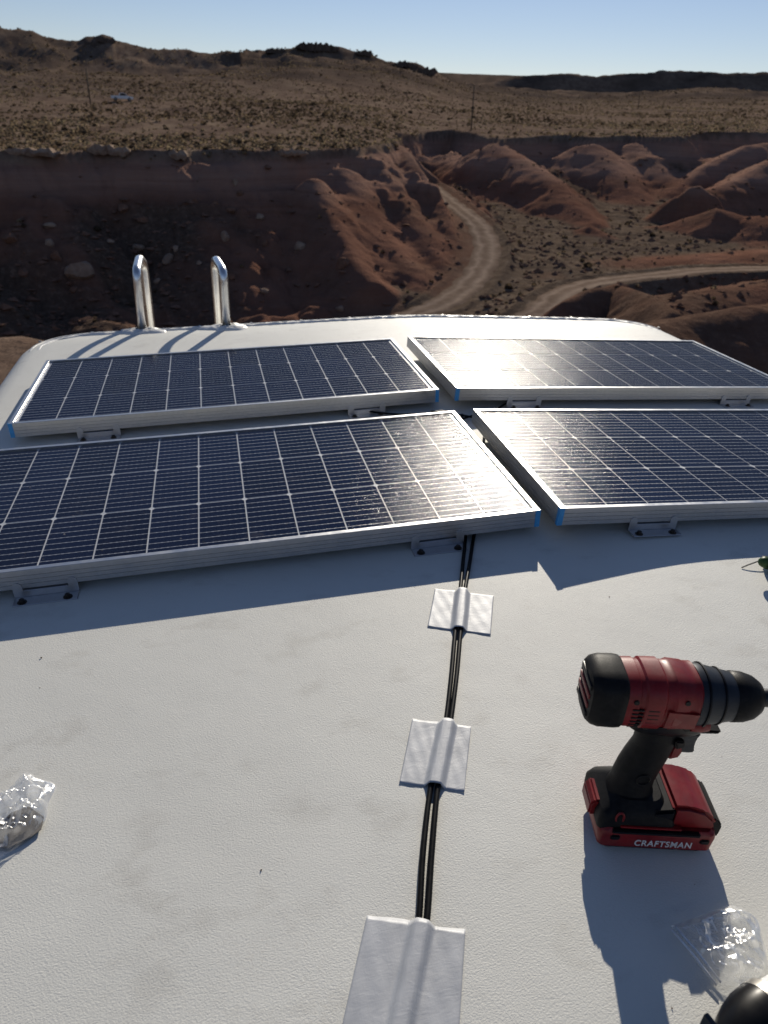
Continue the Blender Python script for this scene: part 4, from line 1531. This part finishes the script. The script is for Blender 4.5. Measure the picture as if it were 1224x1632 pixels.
# ================================================================== IMPACT DRIVER (millimetres in local space)
def impact_driver():
    c = np.array([0.427, 0.442, 0.0])
    c[2] = float(zroof(c[0])) + 0.0005
    root = empty('impact_driver', tuple(c), math.atan2(-0.263, 0.965))
    k = 0.001
    ZC = 192
    def barrel(name, secs, mat, e=2.6, n=36, angle=30, parent=root):
        rings = []
        for s in secs:
            x, ry, rz = s[:3]
            zc = s[3] if len(s) > 3 else ZC
            ee = s[4] if len(s) > 4 else e
            rings.append([(x * k, u * k, (zc + v_) * k) for u, v_ in sring(n, ry, rz, ee)])
        return link(name, loft_mesh(name, rings, angle=angle), mat, parent)
    body = barrel('motor_housing', [(-66, 28, 29), (-64, 29.5, 30.5), (-52, 30, 31), (-51, 28.8, 29.8), (-47, 28.8, 29.8), (-45, 30.6, 31.6), (-28, 30.8, 31.8), (-26, 29.0, 30), (-20, 29.0, 30), (-17, 30.6, 31.6), (-4, 29.8, 30.8), (-2, 28.8, 29.8), (3, 28.8, 29.8), (6, 29, 30), (8, 27, 28)], M['red_plastic'], 2.9)
    cap = barrel('rear_cap', [(-97, 20, 23), (-96, 24.5, 27.5), (-92, 28, 30.5), (-85, 30.3, 32), (-70, 30.8, 32.2), (-65, 30.3, 31.6), (-63, 29, 30)], M['black_rubber'], 3.2)
    for i, z in enumerate((-16, -5, 6, 17)):
        bm = bmesh.new()
        box(bm, -0.0985, -0.0945, -0.019, 0.019, (ZC + z - 3) * k, (ZC + z + 3) * k, 0.001)
        link('vent_fin', bm_mesh('vent_fin', bm, 30), M['red_plastic'] if i in (1, 2) else M['black_plastic'], cap)
    nose = barrel('gear_case', [(7, 29, 30), (12, 29.5, 30.5), (20, 28, 29), (36, 25, 25.5), (46, 23, 23.5), (48, 22, 22.5)], M['grey_metal'], 2.2)
    # lower moulded brow of the red housing that wraps the gear case
    barrel('housing_brow', [(6, 25, 10, ZC - 22), (16, 27, 12, ZC - 20), (24, 24, 9, ZC - 22), (27, 18, 5, ZC - 24)], M['red_plastic'], 2.6)
    boot = barrel('nose_boot', [(44, 23.5, 24), (46, 24.5, 25), (56, 24, 24.5), (66, 21, 21.5), (73, 16, 16.5), (75, 12.5, 13)], M['black_rubber'], 2.1)
    barrel('bit_holder', [(74, 8.0, 8.0), (77, 9.0, 9.0), (90, 9.0, 9.0), (92, 7.6, 7.6), (96, 7.6, 7.6), (98, 8.6, 8.6), (106, 8.6, 8.6), (107, 5, 5)], M['steel'], 2.0, 24)
    barrel('driver_bit', [(105, 3.2, 3.2), (128, 3.2, 3.2), (129, 5.2, 5.2), (142, 5.2, 5.2)], M['steel'], 2.0, 6, 20)
    # side vents on the camera side: dark slots let into the housing
    for iy in range(6):
        for ix in range(2):
            bm = bmesh.new()
            x = -58 + ix * 15
            z = ZC - 23 + iy * 5.0
            ysurf = -30.4 * (max(0.0, 1 - abs((z - ZC) / 31.4) ** 2.9)) ** (1 / 2.9)
            box(bm, x * k, (x + 11) * k, (ysurf - 0.35) * k, (ysurf + 3) * k, z * k, (z + 1.9) * k, 0.0003, 1)
            link('vent_slot', bm_mesh('vent_slot', bm), M['black_plastic'], body)
    for x, z in ((-56, 12), (-8, 14), (1, -24), (-38, -26)):
        ysurf = -30.4 * (max(0.0, 1 - abs(z / 31.4) ** 2.9)) ** (1 / 2.9)
        bm = bmesh.new()
        cyl(bm, (x * k, (ysurf - 0.5) * k, (ZC + z) * k), (x * k, (ysurf + 2.5) * k, (ZC + z) * k), 0.0026, 0.0026, 12)
        link('screw', bm_mesh('screw', bm, 30), M['black_plastic'], body)
    for x, r_ in ((14.5, 30.9), (31, 27.2)):
        link('case_ring', loft_mesh('case_ring', [[((x + dx) * k, u * k, (ZC + v_) * k) for u, v_ in sring(36, r_ + dr, r_ + 0.6 + dr, 2.2)] for dx, dr in ((-0.9, -1.5), (-0.7, 0), (0.7, 0), (0.9, -1.5))]), M['black_plastic'], nose)
    # smooth raised badge plate beside the vents
    bm = bmesh.new()
    P0 = [(-24, -20), (6, -20), (6, 2), (-24, 4)]
    A, B = [], []
    for x, z in P0:
        ys = -30.6 * (max(0.0, 1 - abs(z / 31.4) ** 2.9)) ** (1 / 2.9)
        A.append(bm.verts.new((x * k, (ys - 0.9) * k, (ZC + z) * k)))
        B.append(bm.verts.new((x * k, (ys + 2.5) * k, (ZC + z) * k)))
    for i in range(4):
        j = (i + 1) % 4
        bm.faces.new((A[i], A[j], B[j], B[i]))
    bm.faces.new(A[::-1]); bm.faces.new(B)
    bmesh.ops.recalc_face_normals(bm, faces=bm.faces)
    bmesh.ops.bevel(bm, geom=list(bm.edges), offset=0.0006, segments=2, affect='EDGES')
    link('badge_plate', bm_mesh('badge_plate', bm, 30), M['red_plastic'], body)
    # black under-saddle between housing and grip
    hs = [(-13, 150, 34, 17), (-14, 157, 40, 22), (-15, 163, 40, 24)]  # noqa
    def zloft(name, secs, mat, e=2.6, n=32, angle=35, parent=root):
        rings = []
        for xc, z, rx, ry in secs:
            rings.append([((xc + u) * k, v_ * k, z * k) for u, v_ in sring(n, rx, ry, e)])
        return link(name, loft_mesh(name, rings, angle=angle), mat, parent)
    zloft('saddle', [(-10, 149, 36, 16), (-10, 153, 40, 19), (-11, 159, 43, 22), (-12, 168, 43, 24)], M['black_plastic'])
    zloft('grip', [(-18, 160, 21, 16), (-14, 150, 22, 17), (-14, 138, 20.5, 17), (-15, 124, 19.5, 16.5), (-19, 108, 20.5, 17.5), (-23, 92, 21, 17.5), (-25.5, 78, 21, 17.5), (-26, 66, 22, 18), (-25, 57, 25, 22), (-23, 50, 29, 26)], M['black_rubber'], 2.5)
    # moulded ring on the grip
    bm = bmesh.new()
    bmesh.ops.create_circle(bm, segments=24, radius=0.0075)
    me0 = tube_mesh('grip_ring', [(-0.022 + 0.007 * math.cos(t), -0.0183, 0.088 + 0.007 * math.sin(t)) for t in np.linspace(0, 6.2832, 25)], 0.0007, 6, False)
    bm.free()
    link('grip_ring', me0, M['black_plastic'], root)
    # trigger and guard
    def plate(name, P, y0, y1, mat, bev=0.0015, parent=root):
        bm = bmesh.new()
        A = [bm.verts.new((x * k, y0 * k, z * k)) for x, z in P]
        B = [bm.verts.new((x * k, y1 * k, z * k)) for x, z in P]
        n_ = len(P)
        for i in range(n_):
            j = (i + 1) % n_
            bm.faces.new((A[i], A[j], B[j], B[i]))
        bm.faces.new(A[::-1]); bm.faces.new(B)
        bmesh.ops.recalc_face_normals(bm, faces=bm.faces)
        if bev: bmesh.ops.bevel(bm, geom=list(bm.edges), offset=bev, segments=2, affect='EDGES', clamp_overlap=True)
        return link(name, bm_mesh(name, bm, 30), mat, parent)
    plate('trigger', [(4, 147), (27, 147), (24, 138), (24, 128), (26, 121), (20, 120), (8, 120), (3, 126)], -9, 9, M['grey_metal'])
    plate('trigger_lip', [(-4, 150), (40, 152), (44, 156), (-4, 158)], -13, 13, M['black_plastic'])
    plate('direction_switch', [(-2, 146), (7, 146), (9, 138), (0, 134)], -19.5, -12, M['black_plastic'])
    plate('grip_front', [(2, 136), (8, 134), (12, 124), (10, 116), (0, 112)], -12, 12, M['red_plastic'])
    # foot of the tool: black collar over the pack
    def blockloft(name, secs, mat, parent=root, angle=30):
        """secs: z, x0, x1, half depth, corner"""
        rings = []
        for z, x0, x1, hy, cn in secs:
            cx, rx = (x0 + x1) / 2, (x1 - x0) / 2
            ring = []
            for sx, sy, st in ((1, 1, 0), (-1, 1, 90), (-1, -1, 180), (1, -1, 270)):
                for q in range(5):
                    t = R_(st + 90 * q / 4)
                    ring.append(((cx + sx * (rx - cn) + cn * math.cos(t)) * k, (sy * (hy - cn) + cn * math.sin(t)) * k, z * k))
            rings.append(ring)
        return link(name, loft_mesh(name, rings, angle=angle), mat, parent)
    foot = blockloft('foot', [(30, -63, 20, 34, 6), (40, -63, 18, 35, 7), (50, -60, 14, 32, 9), (57, -49, 8, 27, 11), (62, -44, 4, 22, 12)], M['black_rubber'])
    pack = blockloft('battery', [(7, -57, 58, 36, 6), (9, -60, 61, 38, 7), (26, -62, 63, 38.5, 8), (31, -60, 62, 37.5, 8), (34, -57, 58, 35, 8)], M['red_plastic'])
    blockloft('battery_base', [(0, -50, 50, 30, 6), (1.2, -54, 54, 33, 6), (6.5, -56, 56, 35, 6), (8, -56, 56, 35, 6)], M['black_plastic'], pack)
    hump = plate('battery_hump', [(12, 32), (58, 32), (63, 38), (60, 46), (48, 58), (30, 64), (12, 64)], -31, 31, M['red_plastic'], 5 * k, pack)
    plate('battery_bumper', [(50, 16), (70, 18), (71, 34), (64, 44), (50, 44)], -27, 27, M['black_rubber'], 2 * k, pack)
    plate('battery_strip', [(-8, 56), (16, 60), (16, 30), (-8, 30)], -32, 32, M['black_plastic'], 3 * k, pack)
    plate('latch', [(-69, 28), (-54, 28), (-52, 50), (-64, 51), (-69, 44)], -16, 16, M['red_plastic'], 2 * k, pack)
    for x in (-44, 50):
        plate('pack_corner_screw', [(x - 5, 20), (x + 5, 20), (x + 5, 27), (x - 5, 27)], -40, -34, M['black_plastic'], 1.2 * k, pack)
    plate('rail_slot', [(-40, 35.5), (24, 35.5), (24, 38.5), (-40, 38.5)], -36.6, -30, M['red_plastic'], 0.5 * k, foot)
    plate('side_rail', [(-48, 29), (44, 29), (44, 34), (-48, 34)], -39.2, -33, M['black_plastic'], 1 * k, pack)
    me0 = tube_mesh('belt_loop', [((-42 + 4 * math.cos(t)) * k, -33.2 * k, (47 + 7.5 * math.sin(t)) * k) for t in np.linspace(0, 6.2832, 25)], 0.0012, 6, False)
    link('belt_loop', me0, M['red_plastic'], foot)
    # lettering on the pack
    cu = bpy.data.curves.new('lettering', 'FONT')
    cu.body = 'CRAFTSMAN'
    cu.size = 0.0125
    cu.space_character = 1.12
    cu.offset = 0.00022
    cu.extrude = 0.0002
    cu.align_x = 'CENTER'
    to = bpy.data.objects.new('lettering', cu)
    COL.objects.link(to)
    bpy.context.view_layer.update()
    dg = bpy.context.evaluated_depsgraph_get()
    lm = bpy.data.meshes.new_from_object(to.evaluated_get(dg))
    bpy.data.objects.remove(to)
    wid = max(v.co.x for v in lm.vertices) - min(v.co.x for v in lm.vertices)
    sx = 0.060 / wid
    for v in lm.vertices: v.co.x *= sx
    lo = link('lettering', lm, M['print'], pack)
    lo.rotation_euler = (math.pi / 2, 0, 0)
    lo.location = (0.008, -0.0387, 0.0125)
    cu = bpy.data.curves.new('voltage', 'FONT')
    cu.body = '20'
    cu.size = 0.005
    to = bpy.data.objects.new('voltage', cu)
    COL.objects.link(to)
    bpy.context.view_layer.update()
    dg = bpy.context.evaluated_depsgraph_get()
    lm = bpy.data.meshes.new_from_object(to.evaluated_get(dg))
    bpy.data.objects.remove(to)
    lo = link('voltage_mark', lm, M['bracket'], pack)
    lo.rotation_euler = (math.pi / 2, 0, 0)
    lo.location = (0.022, -0.0354, 0.0022)
    tag(root, 'red and black cordless impact driver standing on its battery', 'impact driver')
impact_driver()

# ================================================================== PLASTIC BAGS
def film_bag(outline_px, label, seed, puff, zip_edge=None, name='plastic_bag'):
    """two films joined round a hand-drawn outline, the upper one blown up and creased"""
    P = np.array([on_roof(*q) for q in outline_px])
    root_loc = P.mean(0)
    root_loc[2] = float(zroof(root_loc[0]))
    root = empty(name, tuple(root_loc))
    ring = catmull(list(P) + [P[0]], 10)[:-1]
    nr_, nn = 30, len(ring)
    ctr = P.mean(0)
    for side in (0, 1):
        v, f = [], []
        for j in range(nr_):
            q = 1 - j / (nr_ - 1)
            for i in range(nn):
                p = ctr + (ring[i] - ctr) * q
                v.append((p[0], p[1]))
        xy = np.array(v)
        e = 1 - np.repeat(np.linspace(1, 0, nr_), nn)
        env = np.minimum(1, e / 0.35) ** 0.75
        a = ridged(xy[:, 0] * 42 + seed, xy[:, 1] * 42 - seed, 3, seed)
        b = np.abs(fbm(xy[:, 0] * 75, xy[:, 1] * 75, 2, seed + 3))
        c = fbm(xy[:, 0] * 120, xy[:, 1] * 120, 2, seed + 9)
        if side:
            h = 0.003 + env * puff * (0.25 + 1.1 * (a - 0.4) + 0.55 * b) + 0.003 * c * env
            h = np.maximum(h, 0.0028)
        else:
            h = 0.0010 + 0.0012 * np.maximum(0, c) * env
        z = zroof(xy[:, 0]) + h
        vv = np.column_stack([xy, z]) - root_loc
        for j in range(nr_ - 1):
            for i in range(nn):
                i2 = (i + 1) % nn
                f.append((j * nn + i, j * nn + i2, (j + 1) * nn + i2, (j + 1) * nn + i))
        link('top_film' if side else 'bottom_film', mesh('film', vv, f), M['film'], root, smooth=True)
    if zip_edge:
        a, b = on_roof(*zip_edge[0], 0.005) - root_loc, on_roof(*zip_edge[1], 0.005) - root_loc
        d = (b - a) / np.linalg.norm(b - a)
        for dd in (0.0, 0.0055):
            off = np.array([-d[1], d[0], 0]) * dd
            link('zip_ridge', tube_mesh('zip_ridge', [a + off, (a + b) / 2 + off + [0, 0, .002], b + off], 0.0010, 6), M['zip'], root)
    tag(root, label, 'plastic bag')
    return root
M['zip'] = simple('milky zip strip', (0.82, 0.83, 0.85), 0.35)
film_bag([(1068, 1478), (1105, 1466), (1140, 1452), (1168, 1446), (1200, 1462), (1212, 1490), (1222, 1545), (1196, 1566), (1145, 1574), (1120, 1550), (1092, 1512)], 'clear zip bag lying at the edge of the driver shadow', 3, 0.011, ((1071, 1482), (1142, 1570)))
lb = film_bag([(-40, 1290), (0, 1272), (22, 1254), (44, 1235), (62, 1243), (88, 1254), (78, 1280), (74, 1305), (56, 1332), (10, 1364), (-30, 1372)], 'crumpled clear bag at the left picture edge', 8, 0.020)
def bag_sheet(bag, pts):  # flat, darker grey brown polygon across the lower half of the bag
    P = [on_roof(*q, 0.0035) - np.array(bag.location) for q in pts]
    n_ = len(P)
    v = [tuple(p) for p in P] + [tuple(p + [0, 0, 0.0012]) for p in P]
    f = [tuple(range(n_)), tuple(range(2 * n_ - 1, n_ - 1, -1))] + [(i, i + n_, (i + 1) % n_ + n_, (i + 1) % n_) for i in range(n_)]
    me = mesh('dark_sheet', v, f)
    bm = bmesh.new()
    bm.from_mesh(me)
    bmesh.ops.recalc_face_normals(bm, faces=bm.faces)
    bm.to_mesh(me)
    bm.free()
    o = link('dark_sheet', me, M['dark_sheet'], bag)
    o['label'] = 'grey brown sheet inside the bag'
M['dark_sheet'] = simple('grey brown sheet', (0.17, 0.155, 0.135), 0.7, 0, 0.3, 60)
bag_sheet(lb, [(-10, 1325), (18, 1296), (46, 1286), (60, 1296), (70, 1303), (66, 1322), (50, 1334), (14, 1352), (-10, 1350)])

# ================================================================== CAULKING GUN (bottom right corner)
def caulking_gun():
    a = on_roof(1118, 1640)
    b = on_roof(1260, 1545)
    ax = (b - a)[:2]
    ang = math.atan2(ax[1], ax[0])
    o0 = on_roof(1158, 1678)
    root = empty('caulking_gun', (o0[0], o0[1], float(zroof(o0[0]))), ang)
    root.scale = (0.86, 0.86, 0.86)
    Rr = 0.031
    def rev(name, prof, mat, n=36, parent=root):
        rings = [[(x, r * math.cos(2 * math.pi * i / n), Rr + r * math.sin(2 * math.pi * i / n)) for i in range(n)] for x, r in prof]
        return link(name, loft_mesh(name, rings, angle=30), mat, parent)
    rev('end_cap', [(-0.014, 0.010), (-0.012, 0.015), (-0.004, 0.020), (0.010, 0.0255), (0.024, 0.029), (0.036, 0.030), (0.040, 0.030)], M['black_plastic'])
    rev('collar', [(0.040, 0.0295), (0.0405, 0.0305), (0.0515, 0.0305), (0.052, 0.0295)], M['bright_steel'])
    rev('sealant_tube', [(0.050, 0.0255), (0.24, 0.0255), (0.245, 0.024)], M['white_plastic'])
    rev('plunger_rod', [(-0.20, 0.004), (-0.01, 0.004)], M['steel'], 10)
    bm = bmesh.new()
    box(bm, -0.026, -0.020, -0.020, 0.022, 0.012, 0.052, 0.0015)
    link('thrust_plate', bm_mesh('thrust_plate', bm, 30), M['grey_metal'], root)  # dark metal puts the shade on this plate into its colour
    bm = bmesh.new()
    box(bm, -0.052, -0.026, -0.010, 0.010, 0.022, 0.044, 0.003)
    link('handle_block', bm_mesh('handle_block', bm, 30), M['black_plastic'], root)
    bm = bmesh.new()
    box(bm, 0.010, 0.020, -0.0275, -0.0255, Rr + 0.006, Rr + 0.009, 0.0004, 1)
    link('slot', bm_mesh('slot', bm), M['bright_steel'], root)  # bright bar stands in for the small slot-shaped highlight on the cap
    tag(root, 'black caulking gun with steel collar round a white tube', 'caulking gun')
caulking_gun()

# ================================================================== PLIERS AND WIRE END at the right edge
def pliers():
    p0 = on_roof(1205, 918)
    root = empty('pliers', (p0[0], p0[1], float(zroof(p0[0]))), R_(-35))
    pts = [(0.0, 0.0, 0.030), (0.02, 0.002, 0.030), (0.05, 0.0, 0.027), (0.09, -0.008, 0.022), (0.13, -0.012, 0.016)]
    pa = catmull(pts, 6)
    n_ = len(pa)
    rad = [0.0095 * min(1, 0.45 + i * 0.28) * (1 - 0.25 * i / n_) for i in range(n_)]
    link('grip', tube_mesh('grip', pa, rad, 16), M['black_rubber'], root)
    link('grip_tip', tube_mesh('grip_tip', [(-0.0045, 0, 0.030), (-0.002, 0, 0.030), (0.003, 0, 0.030), (0.008, 0.001, 0.030)], [0.003, 0.0068, 0.0095, 0.0102], 16), M['green_grip'], root)
    pb = catmull([(0.012, 0.028, 0.012), (0.04, 0.025, 0.012), (0.09, 0.010, 0.014), (0.13, -0.010, 0.016)], 6)
    link('grip', tube_mesh('grip', pb, [0.0085] * len(pb), 16), M['green_grip'], root)
    bm = bmesh.new()
    cyl(bm, (0.138, -0.012, 0.006), (0.138, -0.012, 0.024), 0.012, 0.012, 18)
    link('pivot', bm_mesh('pivot', bm, 30), M['steel'], root)
    for s in (-1, 1):
        bm = bmesh.new()
        A = [(0.142, -0.014 + s * 0.004), (0.175, -0.018 + s * 0.008), (0.195, -0.020 + s * 0.001), (0.175, -0.018 + s * 0.0005), (0.142, -0.014 + s * 0.0005)]
        lo = [bm.verts.new((x, y, 0.010)) for x, y in A]
        hi = [bm.verts.new((x, y, 0.020)) for x, y in A]
        for i in range(5):
            j = (i + 1) % 5
            bm.faces.new((lo[i], lo[j], hi[j], hi[i]))
        bm.faces.new(lo); bm.faces.new(hi[::-1])
        link('jaw', bm_mesh('jaw', bm), M['steel'], root)
    tag(root, 'pliers with green tipped black grip at the right edge', 'pliers')
pliers()
def zip_tie():
    a = on_roof(1182, 905, 0.001)
    pts = catmull([a, on_roof(1197, 899, 0.006), on_roof(1218, 892, 0.010), on_roof(1245, 885, 0.008), on_roof(1290, 878, 0.002)], 8)
    root = empty('cable_tie', tuple(a))
    v, f = [], []
    for i, p in enumerate(pts):
        p = p - a
        wdt = 0.0022
        for s in (-1, 1):
            v.append((p[0], p[1] + s * wdt * 0.5, p[2]))
            v.append((p[0], p[1] + s * wdt * 0.5, p[2] + 0.0012))
    k = len(pts)
    for i in range(k - 1):
        b = i * 4
        f += [(b, b + 4, b + 5, b + 1), (b + 2, b + 3, b + 7, b + 6), (b + 1, b + 5, b + 7, b + 3), (b, b + 2, b + 6, b + 4)]
    link('strap', mesh('strap', v, f), M['black_plastic'], root)
    h = pts[len(pts) // 2] - a
    bm = bmesh.new()
    box(bm, h[0] - 0.004, h[0] + 0.006, h[1] - 0.004, h[1] + 0.004, h[2] - 0.002, h[2] + 0.006, 0.001)
    link('head', bm_mesh('head', bm, 30), M['black_plastic'], root)
    tag(root, 'black cable tie with thin curved tail above the pliers', 'cable tie')
zip_tie()

# small crumbs of grit on the roof
def crumbs():
    rng = np.random.default_rng(3)
    VV, FF, off = [], [], 0
    base = np.array([[1, 0, 0], [-1, 0, 0], [0, 1, 0], [0, -1, 0], [0, 0, 1], [0, 0, -1]], float)
    fo = np.array([[0, 2, 4], [2, 1, 4], [1, 3, 4], [3, 0, 4], [2, 0, 5], [1, 2, 5], [3, 1, 5], [0, 3, 5]])
    for i in range(10):
        px, py = rng.uniform(-50, 1270), rng.uniform(930, 1632)
        p = on_roof(px, py)
        s = 0.0003 + rng.exponential(0.0003)
        s = min(s, 0.0013)
        VV.append(base * rng.uniform(0.5, 1.5, (6, 1)) * s + rng.normal(0, 0.3 * s, (6, 3)) + p + [0, 0, s * .6])
        FF.append(fo + off)
        off += 6
    o = link('grit', mesh('grit', np.vstack(VV), np.vstack(FF)), M['rock_red'])
    tag(o, 'specks of grit scattered on the roof', 'grit', kind='stuff')
crumbs()
